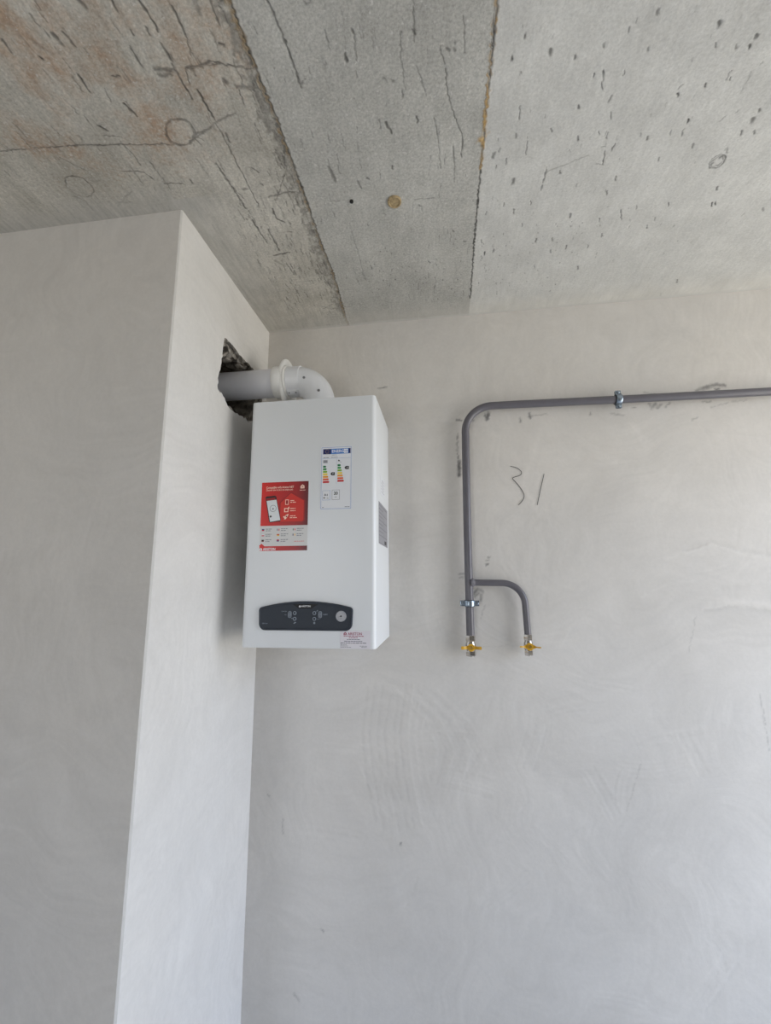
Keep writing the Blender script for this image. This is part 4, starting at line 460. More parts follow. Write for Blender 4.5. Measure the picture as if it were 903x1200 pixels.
def panel(name, mat, rects):
    mb = MB()
    for c, d in rects: mb.box(c, d)
    return structure(mb.build(name, mat))
T = .2
panel('floor', simple('screed floor', (.52,.50,.47,1), .8, var=.12, nscale=6), [(((WX-2.2)/2, FRONT_Y/2-.1, -.06), (WX+2.6, -FRONT_Y+.6, .12))])
y0, y1, z0, z1 = WIN
panel('wall_right', M_plain, [((WX+T/2, (FRONT_Y+y0)/2, H/2), (T, y0-FRONT_Y, H)), ((WX+T/2, (y1+.1)/2, H/2), (T, .1-y1, H)), ((WX+T/2, (y0+y1)/2, (z1+H)/2), (T, y1-y0, H-z1))])
x0, x1, z0, z1 = FILL_OPENING
panel('wall_front', M_plain, [(((x0-2.2)/2, FRONT_Y-T/2, H/2), (x0+2.2, T, H)), (((x1+WX)/2, FRONT_Y-T/2, H/2), (WX-x1, T, H)), (((x0+x1)/2, FRONT_Y-T/2, (z1+H)/2), (x1-x0, T, H-z1))])
panel('wall_far_left', M_plain, [((-2.1, (FRONT_Y+COLY)/2, H/2), (.2, COLY-FRONT_Y+.1, H))])

# ceiling plug
pl = MB()
px, py = (0.5752,-0.5325)
pl.lathe([(0,.0185),(.004,.0185),(.006,.017),(.006,.0145),(.003,.013),(.0035,.008),(.0045,0)], (px,py,H+.001), (0,0,-1), 28)
pl.build('plug', simple('weathered plug', srgb(168,148,112), .7, var=.3, nscale=130, bmp=.4), bpy.data.objects['ceiling'])
pn = MB(); px, py = (0.4619,-0.5496)
pn.lathe([(0,.005),(.0035,.005),(.0035,.0)], (px,py,H+.0005), (0,0,-1), 16)
pn.build('nail_hole', simple('dark hole', srgb(28,26,24), .8), bpy.data.objects['ceiling'])

# ------------------------------------------------------------------ boiler
BX0, BX1, BY, BZ0, BZ1 = .0847, .4847, -.2964, 1.4137, 2.1694
boiler = thing('wall_boiler', 'white wall-hung gas boiler with dark control panel and stickers on its front', 'boiler', ((BX0+BX1)/2, -.148, BZ0))
M_white = simple('white enamel', (.735,.76,.785,1), .32, var=.006, nscale=4)
M_paper = simple('white label paper', (.76,.78,.82,1), .45, var=.01)
M_slate = simple('slate grey plastic', srgb(50,56,65), .55, var=.03, nscale=200, spec=.3)
M_black = simple('gloss black', srgb(12,13,16), .4, spec=.25)

def rounded(pts, rads, seg=5):
    out = []; n = len(pts)
    for i in range(n):
        p = Vector(pts[i]); a = (Vector(pts[i-1])-p); b = (Vector(pts[(i+1) % n])-p); r = rads[i]
        if r <= 0: out.append(tuple(p)); continue
        a.normalize(); b.normalize(); ang = a.angle(b); t = r/math.tan(ang/2)
        c = p+(a+b).normalized()*(r/math.sin(ang/2)); s = p+a*t-c; e = p+b*t-c
        for k in range(seg+1):
            u = k/seg; v = s.lerp(e, u).normalized()*r; out.append(tuple(c+v))
    return out
def inset(pts, d):
    n = len(pts); out = []
    area = sum(pts[i][0]*pts[(i+1) % n][1]-pts[(i+1) % n][0]*pts[i][1] for i in range(n)); sg = 1 if area > 0 else -1
    for i in range(n):
        p = Vector(pts[i]); a = (p-Vector(pts[i-1])).normalized(); b = (Vector(pts[(i+1) % n])-p).normalized()
        na = Vector((-a.y,a.x))*sg; nb = Vector((-b.y,b.x))*sg; m = (na+nb); m = m.normalized() if m.length > 1e-6 else na
        out.append(tuple(p+m*d/max(.3, m.dot(na))))
    return out

prof = rounded([(BX0,BY),(BX1,BY),(BX1,-.002),(BX0,-.002)], [.013,.013,0,0], 7)
cs = MB()
ring = lambda pr, z: [(a,b,z) for a,b in pr]
cs.prism([ring(inset(prof,.003),BZ0), ring(inset(prof,.0008),BZ0+.0008), ring(prof,BZ0+.003), ring(prof,BZ1-.003), ring(inset(prof,.0008),BZ1-.0008), ring(inset(prof,.003),BZ1)], 0, True)
cs.build('casing', M_white, boiler)
class Flat:
    """printed sheet: local u right, v up, n out of the carrier face"""
    def __init__(s, O, U, V, N): s.O = Vector(O); s.U = Vector(U); s.V = Vector(V); s.N = Vector(N); s.mb = MB(); s.mats = []
    def mi(s, m):
        if m not in s.mats: s.mats.append(m)
        return s.mats.index(m)
    def P(s, u, v, h): return tuple(s.O+s.U*u+s.V*v+s.N*h)
    def sheet(s, outline, m, t=.0003):
        n = len(outline); vs = [s.P(u,v,0) for u,v in outline]+[s.P(u,v,t) for u,v in outline]
        s.mb.add(vs, [tuple(range(n,2*n))]+[(i,(i+1) % n,n+(i+1) % n,n+i) for i in range(n)], s.mi(m)); s.t = t
    def poly(s, outline, m, layer=1): s.mb.add([s.P(u,v,s.t+layer*.00012) for u,v in outline], [tuple(range(len(outline)))], s.mi(m))
    def rect(s, u0, v0, u1, v1, m, layer=1): s.poly([(u0,v0),(u1,v0),(u1,v1),(u0,v1)], m, layer)
    def disc(s, u, v, r, m, layer=1, n=20, r2=None, rot=0):
        s.poly([(u+r*math.cos(2*math.pi*k/n+rot), v+(r2 or r)*math.sin(2*math.pi*k/n+rot)) for k in range(n)], m, layer)
    def ringd(s, u, v, r, w, m, layer=1, n=24):
        for k in range(n):
            a = 2*math.pi*k/n; b = 2*math.pi*(k+1)/n
            s.poly([(u+r*math.cos(a),v+r*math.sin(a)),(u+r*math.cos(b),v+r*math.sin(b)),(u+(r-w)*math.cos(b),v+(r-w)*math.sin(b)),(u+(r-w)*math.cos(a),v+(r-w)*math.sin(a))], m, layer)
    def frame(s, u0, v0, u1, v1, w, m, layer=1):
        s.rect(u0,v0,u1,v0+w,m,layer); s.rect(u0,v1-w,u1,v1,m,layer); s.rect(u0,v0+w,u0+w,v1-w,m,layer); s.rect(u1-w,v0+w,u1,v1-w,m,layer)
    def text(s, body, u, v, size, m, layer=2, align='LEFT', bold=0.0, wide=1.0):
        cu = bpy.data.curves.new('lettering', 'FONT'); cu.body = body; cu.size = size; cu.align_x = align; cu.align_y = 'CENTER'; cu.offset = bold*size; cu.resolution_u = 3
        o = bpy.data.objects.new('lettering', cu); COL.objects.link(o); bpy.context.view_layer.update()
        ev = o.evaluated_get(bpy.context.evaluated_depsgraph_get()); me = ev.to_mesh()
        vs = [s.P(u+p.co.x*wide, v+p.co.y, s.t+layer*.00012) for p in me.vertices]; fs = [tuple(p.vertices) for p in me.polygons]
        ev.to_mesh_clear(); bpy.data.objects.remove(o); bpy.data.curves.remove(cu)
        s.mb.add(vs, fs, s.mi(m))
    def small(s, u0, u1, v, h, m, seed, layer=2):
        """a line of print too fine to read: word-long bars"""
        R = random.Random(seed); u = u0
        while u < u1-h:
            L = min(R.uniform(2,6)*h, u1-u); s.rect(u, v-h/2, u+L, v+h/2, m, layer); u += L+h*.8
    def emblem(s, u, v, d, m, m2, layer=2):
        """small house-shaped emblem with a flame-like notch"""
        s.poly([(u-d/2,v-d/2),(u+d/2,v-d/2),(u+d/2,v+d*.12),(u,v+d/2),(u-d/2,v+d*.12)], m, layer)
        s.poly([(u-d*.26,v-d*.28),(u+d*.26,v-d*.28),(u,v+d*.22)], m2, layer+1)
        s.rect(u-d*.07, v-d*.28, u+d*.07, v-d*.02, m, layer+2)
    def build(s, name, parent): return s.mb.build(name, s.mats, parent, fix=False)
def on_front(u, v): return Flat((u, BY-.0002, v), (1,0,0), (0,0,1), (0,-1,0))

C = {}
def ink(name, r, g, b, rough=.45):
    if name not in C: C[name] = simple('ink '+name, srgb(r,g,b), rough, var=.01)
    return C[name]
W_ = ink('white', 236,236,240); K_ = ink('black', 22,22,26); G_ = ink('grey', 120,122,130); LG = ink('light grey', 214,214,214)

# --- red poster
def red_gradient():
    m, nt, b = new_mat('red print'); P = objco(nt); sp = nt.nodes.new('ShaderNodeSeparateXYZ'); nt.links.new(P, sp.inputs[0])
    f = rng(nt, sp.outputs['X'], -.075, .075, 0, 1)
    r = nt.nodes.new('ShaderNodeValToRGB'); nt.links.new(f, r.inputs[0]); e = r.color_ramp.elements
    e[0].position = 0; e[0].color = srgb(214,38,32); e[1].position = 1; e[1].color = srgb(92,20,26)
    for p_, c_ in ((.35,(190,30,28)),(.75,(158,26,28))): k = e.new(p_); k.color = srgb(*c_)
    put(nt, b.inputs['Base Color'], r.outputs[0]); b.inputs['Roughness'].default_value = .35
    return m
RED = red_gradient(); RED2 = ink('bright red', 206,46,36); RED3 = ink('deep red', 150,24,26); CREAM = ink('warm white', 250,214,196)
PW, PH = .1485, .2105
po = on_front(.1303, 1.6938)
U = lambda a: (a-70)/662*PW
V = lambda b: (1-(b-115)/972)*PH
po.sheet([(0,0),(PW,0),(PW,PH),(0,PH)], LG)
po.rect(0, V(738), PW, PH, RED); po.poly([(0,0),(PW,0),(PW,V(1022)),(U(140),V(1022)),(U(97),V(985)),(U(62),V(1015)),(0,V(1022))], RED)
po.poly([(U(a),V(b)) for a,b in ((330,690),(330,410),(490,262),(690,385),(690,668),(668,690))], RED3, 2)
po.poly([(U(a),V(b)) for a,b in ((345,684),(345,415),(490,280),(672,392),(672,660),(655,684))], RED2, 3)
po.text('Compatible with Ariston NET', U(135), V(193), .0092, CREAM, 4, bold=.02, wide=.78)
po.text('Discover how to use it on ariston.com', U(135), V(228), .0082, CREAM, 4, bold=.01, wide=.66)
po.emblem(U(648), V(190), .0125, CREAM, RED3, 4); po.small(U(610), U(690), V(243), .0016, CREAM, 2, 4)
po.poly([(U(a),V(b)) for a,b in ((128,335),(140,318),(262,310),(280,322),(356,655),(345,676),(208,692),(192,680))], K_, 4)
po.poly([(U(a),V(b)) for a,b in ((140,345),(265,335),(272,372),(146,380))], RED3, 5)
po.poly([(U(a),V(b)) for a,b in ((146,382),(284,368),(350,660),(206,682))], ink('screen white', 222,226,230), 5)
po.ringd(U(242), V(492), .0105, .0013, G_, 6); po.disc(U(242), V(498), .0026, G_, 6); po.disc(U(212), V(606), .0033, K_, 6)
po.frame(U(412), V(445), U(460), V(372), .0016, CREAM, 5); po.rect(U(424), V(430), U(448), V(388), RED3, 5)
po.frame(U(400), V(550), U(460), V(492), .0026, CREAM, 5); po.poly([(U(440),V(500)),(U(470),V(470)),(U(474),V(505))], CREAM, 6)
po.poly([(U(400),V(650)),(U(425),V(590)),(U(466),V(574)),(U(452),V(612)),(U(425),V(650))], CREAM, 5); po.poly([(U(385),V(615)),(U(412),V(600)),(U(408),V(635))], CREAM, 5); po.disc(U(436), V(612), .0025, RED3, 6)
for k, (b, e) in enumerate(((388,535),(412,560),(500,560),(532,560),(605,560),(630,590))): po.small(U(483), U(e), V(b), .0022, CREAM, 20+k, 5)
flags = {0: [('blue', 40,50,120), ('red ink', 200,40,50)], 1: [('navy', 30,40,90), ('red ink', 200,40,50)], 2: [('green', 50,110,70), ('red ink', 200,40,50)], 3: [('white',236,236,240), ('red ink', 200,40,50)], 4: [('red ink',200,40,50), ('yellow', 230,190,60)], 5: [('navy',30,40,90), ('yellow', 230,190,60)], 6: [('black',22,22,26), ('brown ink', 120,60,50)], 7: [('red ink',200,40,50), ('blue',40,50,120)]}
k = 0
for r_, b in enumerate((795,868,945)):
    for c_, a in enumerate((112,325,545)):
        if k < 8:
            f1, f2 = flags[k]; m1 = ink(*f1); m2 = ink(*f2)
            if k in (1,2,5): po.rect(U(a-17), V(b+14), U(a-5), V(b-14), m1, 3); po.rect(U(a+5), V(b+14), U(a+17), V(b-14), m2, 3); po.rect(U(a-5), V(b+14), U(a+5), V(b-14), W_, 3)
            else: po.rect(U(a-17), V(b), U(a+17), V(b-14), m1, 3); po.rect(U(a-17), V(b+14), U(a+17), V(b), m2, 3)
            po.small(U(a+38), U(a+(120 if c_ == 0 else 140)), V(b-12), .0019, G_, 40+k, 3); po.small(U(a+38), U(a+105), V(b+12), .0019, G_, 60+k, 3)
        else: po.small(U(552), U(690), V(960), .0014, RED2, 77, 3)
        k += 1
po.emblem(U(90), V(1062), .0085, W_, RED2, 3); po.text('ARISTON', U(122), V(1064), .0098, W_, 3, bold=.03, wide=.95)
po.build('poster_sticker', boiler)['label'] = 'red and grey sticker showing a phone'

# --- energy label
EW, EH = .0975, .1975
en = on_front(.3148, 1.8135)
U = lambda a: (a-120)/508*EW
V = lambda b: (1-(b-100)/1000)*EH
BL = ink('frame blue', 120,150,200)
en.sheet(rounded([(0,0),(EW,0),(EW,EH),(0,EH)], [.003]*4, 3), M_paper)
en.frame(U(135), V(1088), U(618), V(118), .0011, BL)
en.rect(U(160), V(228), U(290), V(145), ink('euro blue', 24,34,96)); en.rect(U(290), V(228), U(498), V(145), ink('energy blue', 52,120,200)); en.rect(U(498), V(228), U(605), V(145), ink('energy blue', 52,120,200), 1); en.rect(U(575), V(228), U(605), V(145), ink('euro blue', 24,34,96), 2)
for k in range(12):
    a = math.pi*k/6; en.disc(U(226)+.0052*math.cos(a), V(187)+.0052*math.sin(a), .0006, ink('yellow', 230,190,60), 2, 6)
en.text('ENERG', U(300), V(187), .0125, W_, 2, bold=.02, wide=1.0)
for a, b in ((515,168),(548,168),(515,205),(548,205)): en.disc(U(a), V(b), .0034, W_, 2, 8)
en.text('ARISTON', U(343), V(246), .0036, K_, 1, align='CENTER'); en.small(U(165), U(270), V(283), .0017, G_, 5, 1); en.small(U(290), U(395), V(281), .0014, G_, 6, 1); en.rect(U(150), V(298), U(605), V(295), BL, 1)
en.rect(U(381), V(700), U(383), V(300), BL, 1)
for k in range(5): en.rect(U(166+k*14), V(370), U(176+k*14), V(320), G_, 1)
en.rect(U(164), V(350), U(234), V(340), G_, 2)
en.poly([(U(402),V(345)),(U(412),V(322)),(U(430),V(330)),(U(436),V(348))], K_, 1); en.text('XL', U(440), V(364), .0040, K_, 1)
ec = [('class green',0,118,66),('class mid green',44,140,62),('class lime',128,176,52),('class yellow',236,208,60),('class orange',232,160,54),('class orange red',222,92,48),('class red',196,36,36)]
for x0, y0, yy in ((163,425,40.5),(398,411,41)):
    for k, e_ in enumerate(ec):
        b = y0+yy*k; w = 52+k*9
        en.poly([(U(x0),V(b+15)),(U(x0+w-10),V(b+15)),(U(x0+w),V(b)),(U(x0+w-10),V(b-15)),(U(x0),V(b-15))], ink(*e_), 1)
for x0, b, ch in ((283,543,'C'),(508,453,'A')):
    en.poly([(U(x0),V(b)),(U(x0+22),V(b+25)),(U(x0+72),V(b+25)),(U(x0+72),V(b-25)),(U(x0+22),V(b-25))], K_, 1); en.text(ch, U(x0+46), V(b), .0075, W_, 2, align='CENTER')
en.frame(U(160), V(950), U(287), V(800), .0008, BL, 1); en.frame(U(313), V(948), U(437), V(795), .0009, G_, 1)
en.poly([(U(185),V(880)),(U(205),V(845)),(U(225),V(880))], G_, 1); en.poly([(U(228),V(875)),(U(245),V(890)),(U(245),V(850)),(U(228),V(865))], G_, 1)
en.text('48', U(172), V(915), .0062, K_, 1, bold=.02); en.text('dB', U(232), V(922), .0042, K_, 1)
en.text('20', U(375), V(850), .0125, K_, 1, align='CENTER', bold=.03); en.text('kW', U(375), V(905), .0045, K_, 1, align='CENTER')
en.small(U(158), U(185), V(1062), .0018, G_, 8, 1); en.small(U(520), U(600), V(1060), .0018, G_, 9, 1)
en.build('energy_label', boiler)['label'] = 'white label with blue header and coloured energy class bars'

# --- warranty label
WW, WH = .0868, .0495
wa = on_front(.3822, 1.4145)
U = lambda a: (a-90)/770*WW
V = lambda b: (1-(b-85)/425)*WH
MG = ink('plum ink', 150,44,84); DK = ink('dark ink', 70,66,84)
wa.sheet([(0,0),(WW,0),(WW,WH),(0,WH)], simple('tinted label paper', (.74,.715,.77,1), .45, var=.01))
wa.emblem(U(215), V(150), .0085, MG, W_, 1); wa.text('ARISTON', U(285), V(158), .0098, MG, 1, bold=.02, wide=1.0)
for k, (a, c_, b, h, mm) in enumerate(((180,690,210,.0019,MG),(315,550,248,.0017,MG),(260,610,288,.0015,DK),(190,655,330,.0017,DK),(100,770,372,.0018,DK),(105,260,410,.0012,G_),(105,290,440,.0012,G_),(105,370,470,.0012,G_),(590,775,440,.0013,G_),(630,775,468,.0014,G_))):
    wa.small(U(a), U(c_), V(b), h, mm, 90+k, 1)
wa.build('warranty_label', boiler)['label'] = 'small pale label with plum lettering in the lower right corner'

# --- side plates
def on_side(y, z): return Flat((BX1+.0002, y, z), (0,1,0), (0,0,1), (1,0,0))
sp_ = on_side(-.2405, 1.716)
SW, SH = .198, .131
sp_.sheet([(0,0),(SW,0),(SW,SH),(0,SH)], simple('silver rating plate', srgb(150,150,156), .4, var=.05, nscale=60))
for k in range(9): sp_.small(.008, SW*(.45 if k % 2 else .9), SH*(.93-.09*k), .003, ink('mid grey', 112,112,120), 130+k, 1)
sp_.frame(.003,.003,SW-.003,SH-.003,.0012,ink('mid grey', 112,112,120),1); sp_.rect(SW*.55,.03,SW*.57,SH*.7,ink('mid grey', 112,112,120),1); sp_.rect(SW*.62,.006,SW*.85,.018,K_,1)
sp_.build('rating_plate', boiler)['label'] = 'silver grey rating plate on the right side'
s2_ = on_side(-.205, 1.877)
s2_.sheet([(0,0),(.105,0),(.105,.06),(0,.06)], M_paper)
for k in range(5): s2_.small(.02 if k else .03, .085, .05-.0095*k, .0032, ink('faint grey', 172,174,182), 150+k, 1)
s2_.build('serial_label', boiler)['label'] = 'white serial number label above the rating plate'

# --- control panel
cx = .2787
out = []
N = 14
top = [(cx+.1405-.281*k/N, 1.5275+.0185*(1-((2*k/N-1)**2))) for k in range(N+1)]
base = [(cx-.1375,1.4637),(cx+.1375,1.4637)]
outl = rounded(base+top, [.019,.019]+[.010]+[0]*(N-1)+[.010], 5)
cp = MB()
fy = lambda pts, y: [(a,y,b) for a,b in pts]
cp.prism([fy(outl,BY+.004), fy(outl,BY-.0045), fy(inset(outl,.0012),BY-.0062), fy(inset(outl,.0048),BY-.0065), fy(inset(outl,.0060),BY-.0050), fy(inset(outl,.0075),BY-.0050)], 0, False)
panel_o = cp.build('control_panel', M_slate, boiler); panel_o['label'] = 'dark grey control panel with arched top edge'
FY = BY-.0050
def on_panel(u, v, y=FY): return Flat((u, y-.0001, v), (1,0,0), (0,0,1), (0,-1,0))
bs = on_panel(0, 0)
bs.sheet([(.2605,1.5254),(.2990,1.5254),(.3175,1.5378),(.2415,1.5378)], M_black, .0006)
bs.emblem(.2632, 1.5320, .0056, W_, M_black, 1); bs.text('ARISTON', .2675, 1.5320, .0066, W_, 1, bold=.02)
bs.build('brand_strip', panel_o)
LB = ink('pale print', 150,162,176)
M_btn = simple('pale grey button', srgb(112,122,134), .4)
def button(x, z, outline, h=.0016):
    b = MB(); o_ = [(x+a, z+c_) for a, c_ in outline]
    b.prism([fy(o_,FY+.001), fy(o_,FY-h*.7), fy(inset(o_,.0006),FY-h)], 0)
    return b.build('button', M_btn, panel_o)
circ = lambda r: [(r*math.cos(2*math.pi*k/20), r*math.sin(2*math.pi*k/20)) for k in range(20)]
pill = rounded([(-.0056,-.0098),(.0056,-.0098),(.0056,.0098),(-.0056,.0098)], [.0053]*4, 5)
for x, z, o_ in ((.2333,1.5088,pill),(.3236,1.5088,pill),(.2484,1.5130,circ(.0052)),(.2486,1.4968,circ(.0052)),(.3070,1.5130,circ(.0052)),(.3072,1.4968,circ(.0052))): button(x, z, o_)
def legend(sgn):
    pr = on_panel(0, 0); pr.t = .0017
    a, b, c = ((.2484,.2486,.2333) if sgn < 0 else (.3070,.3072,.3236))
    for x, z in ((a,1.5130),(b,1.4968)): pr.ringd(x, z, .0050, .0013, LB, 0); pr.disc(x, z, .0034, M_slate, 0)
    pr.ringd(c, 1.5132, .0032, .0009, M_slate, 0, 14); pr.ringd(c, 1.5044, .0032, .0009, M_slate, 0, 14)
    pr.t = .0001
    if sgn < 0:
        pr.text('COMFORT', .2252, 1.5172, .0036, LB, 1, align='RIGHT'); pr.text('eco', .2235, 1.5080, .0042, LB, 1, align='RIGHT')
        pr.poly([(.2375,1.4985),(.2410,1.4960),(.2425,1.4985)], LB, 1); pr.poly([(.2445,1.4835),(.2500,1.4880),(.2530,1.4865),(.2475,1.4830)], LB, 1)
    else:
        pr.text('RESET', .3330, 1.5088, .0050, LB, 1); pr.text('auto', .3150, 1.4964, .0040, LB, 1)
        pr.poly([(.3125,1.5178),(.3165,1.5215),(.3175,1.5207),(.3135,1.5170)], LB, 1); pr.rect(.3045,1.4828,.3095,1.4882,LB,1); pr.ringd(.3070,1.4855,.0017,.0008,M_slate,2,12)
    pr.build('button_legend', panel_o)
legend(-1); legend(1)
pm = on_panel(0, 0); pm.t = .0001
pm.text('clas one', .1500, 1.4835, .0052, LB, 1); pm.build('model_legend', panel_o)
ga = MB()
ga.lathe([(-.001,.0152),(.0022,.0152),(.003,.0145),(.003,.0132),(.0012,.0128)], (.3853,FY,1.5045), (0,-1,0), 32, 0)
gauge = ga.build('pressure_gauge', simple('gauge ring', srgb(150,152,158), .35), panel_o)
gf = on_panel(.3853, 1.5045, FY-.0010)
gf.sheet([(.0130*math.cos(2*math.pi*k/28), .0130*math.sin(2*math.pi*k/28)) for k in range(28)], ink('dial face', 178,179,184), .0002)
for k in range(9):
    a = math.radians(225-270*k/8); gf.poly([((r_)*math.cos(a+d_), (r_)*math.sin(a+d_)) for r_, d_ in ((.0088,-.04),(.0112,-.04),(.0112,.04),(.0088,.04))], G_, 1)
gf.disc(0, 0, .0026, K_, 3, 14); gf.poly([(0,.0009),(0,-.0009),(-.0098,-.0026)], K_, 2); gf.rect(-.004,-.0075,.004,-.0062,G_,1)
gf.build('dial', gauge)

# ------------------------------------------------------------------ flue
FYc, FZ, FR, EX, RB = -.172, 2.2935, .0503, .272, .088
M_pipe = simple('pale grey flue enamel', srgb(224,225,231), .36, var=.012, nscale=8)
M_flue2 = simple('white flue enamel', srgb(222,224,228), .34, var=.01, nscale=8)
flue = thing('flue_pipe', 'pale grey flue pipe bending from the boiler top into the broken wall opening', 'flue pipe', (EX, FYc, BZ1))
tb = MB(); tb.tube([(-.20,FYc,FZ),(.160,FYc,FZ)], FR-.001, 40); tb.build('straight_pipe', M_pipe, flue)
# elbow
pts = [(.158,FYc,FZ),(.170,FYc,FZ),(EX-RB,FYc,FZ)]
for k in range(1, 17):
    a = math.pi/2*k/16; pts.append((EX-RB+RB*math.sin(a), FYc, FZ-RB+RB*math.cos(a)))
pts += [(EX,FYc,FZ-RB-.02),(EX,FYc,BZ1+.001)]
eb = MB(); eb.tube(pts, FR+.0005, 44); elbow = eb.build('elbow', M_flue2, flue)
bd = MB(); bd.lathe([(.160,FR+.0005),(.161,FR+.0022),(.206,FR+.0022),(.2068,FR+.0005)], (0,FYc,FZ), (1,0,0), 44); bd.build('elbow_socket', M_flue2, flue)
# rosette and its collar on the straight pipe
M_ros = simple('white rubber rosette', srgb(230,230,228), .5, var=.012, nscale=20)
ro = MB()
ro.lathe([(.110,FR-.001),(.110,FR+.0045),(.113,FR+.0062),(.138,FR+.0062),(.142,FR+.0045),(.146,FR-.001)], (0,FYc,FZ), (1,0,0), 52)
# the soft flange sits off centre, pushed up and back
fl = []
for dx, gr in ((.138,-.030),(.138,-.004),(.140,0),(.146,.001),(.150,-.001),(.152,-.005),(.152,-.030)):
    fl.append([(dx, FYc+.024-(.078+gr)*math.cos(2*math.pi*k/52), FZ+.004+(.088+gr)*math.sin(2*math.pi*k/52)) for k in range(52)])
ro.prism(fl, 0, True)
ro.build('wall_rosette', M_ros, flue)
ga2 = MB(); ga2.lathe([(.149,FR-.001),(.150,FR+.0050),(.1545,FR+.0068),(.159,FR+.0050),(.160,FR-.001)], (0,FYc,FZ), (1,0,0), 44); ga2.build('gasket', simple('pale gasket', srgb(230,229,226), .6), flue)
# clamp plate with two screws on the underside of the socket
def flue_point(x, ang, r): return (x, FYc-r*math.cos(ang), FZ+r*math.sin(ang))
M_scr = simple('zinc screw', srgb(150,152,156), .35, .85)
ang = math.radians(-64)
nrm = Vector((0,-math.cos(ang),math.sin(ang))); tan_ = Vector((0,-math.sin(ang),-math.cos(ang)))
def frp(c): return lambda u, v, h: tuple(Vector(c)+Vector((1,0,0))*u+tan_*v+nrm*h)
cl = MB(); c0 = flue_point(.181, ang, FR+.0022); cl.box((0,0,.002), (.040,.017,.004), fr=frp(c0), bev=.001)
clampp = cl.build('joint_clamp', M_flue2, flue)
for dx in (-.012,.012):
    sc_ = MB(); b0 = frp(c0)(dx,0,.004); sc_.lathe([(0,.0032),(.0012,.0032),(.0020,.0022),(.0020,0)], b0, nrm, 12); sc_.build('screw', M_scr, clampp)
for phi, an_ in ((.54,0),(1.30,14)):
    th = math.radians(an_)                       # screws seated on the outer skin of the bend
    ctr = Vector((EX-RB+RB*math.sin(phi), FYc, FZ-RB+RB*math.cos(phi))); rad = Vector((math.sin(phi),0,math.cos(phi)))
    nn = Vector((0,-1,0))*math.cos(th)+rad*math.sin(th)
    sc_ = MB(); sc_.lathe([(-.001,.0046),(.0012,.0046),(.0016,.0034),(.0004,.0030),(.0004,0)], ctr+nn*(FR+.0005), nn, 14); sc_.build('screw', M_scr, elbow)

# ------------------------------------------------------------------ gas pipe
GY = -.030; GR = .0136; BR = .0108
M_grey = simple('grey pipe enamel', srgb(98,96,102), .30, var=.05, nscale=30)
gas = thing('gas_pipe', 'grey painted steel gas pipe running along the wall and turning down with a side branch', 'gas pipe', (.7685, GY, 2.2225))
def fillet(A, Bc, Cc, r, n=14):
    A, Bc, Cc = Vector(A), Vector(Bc), Vector(Cc); a = (A-Bc).normalized(); c = (Cc-Bc).normalized(); ang = a.angle(c); t = r/math.tan(ang/2)
    ctr = Bc+(a+c).normalized()*(r/math.sin(ang/2)); s = Bc+a*t-ctr; e = Bc+c*t-ctr; out = []
    for k in range(n+1):
        w_ = k/n*(math.pi-ang); q = math.sin(math.pi-ang); v = s*(math.sin((math.pi-ang)-w_)/q)+e*(math.sin(w_)/q); out.append(tuple(ctr+v))
    return out
pts = [(WX+.05,GY,2.2065),(2.2,GY,2.2100),(1.7635,GY,2.2132),(1.2786,GY,2.2168),(.95,GY,2.2212)]+fillet((.95,GY,2.2212),(.7690,GY,2.2222),(.7622,GY,1.80),.095,18)+[(.7622,GY,1.80),(.7605,GY,1.60),(.7592,GY,1.4223)]
mp = MB(); mp.tube(pts, GR, 24); mp.build('main_pipe', M_grey, gas)
brp = [(.762,GY,1.5963),(.80,GY,1.5957)]+fillet((.80,GY,1.5957),(.9388,GY,1.5930),(.9432,GY,1.43),.072,18)+[(.9432,GY,1.4262)]
bp = MB(); bp.tube(brp, BR, 22); branch = bp.build('branch_pipe', M_grey, gas)
we = MB(); we.lathe([(.006,.0168),(.0115,.0162),(.0145,.0142),(.0180,.0120),(.022,BR-.0003)], (.7606,GY,1.5962), (1,0,-.012), 26); we.build('weld_bead', simple('painted weld', srgb(96,94,100), .5, var=.25, nscale=160, bmp=.8), branch)

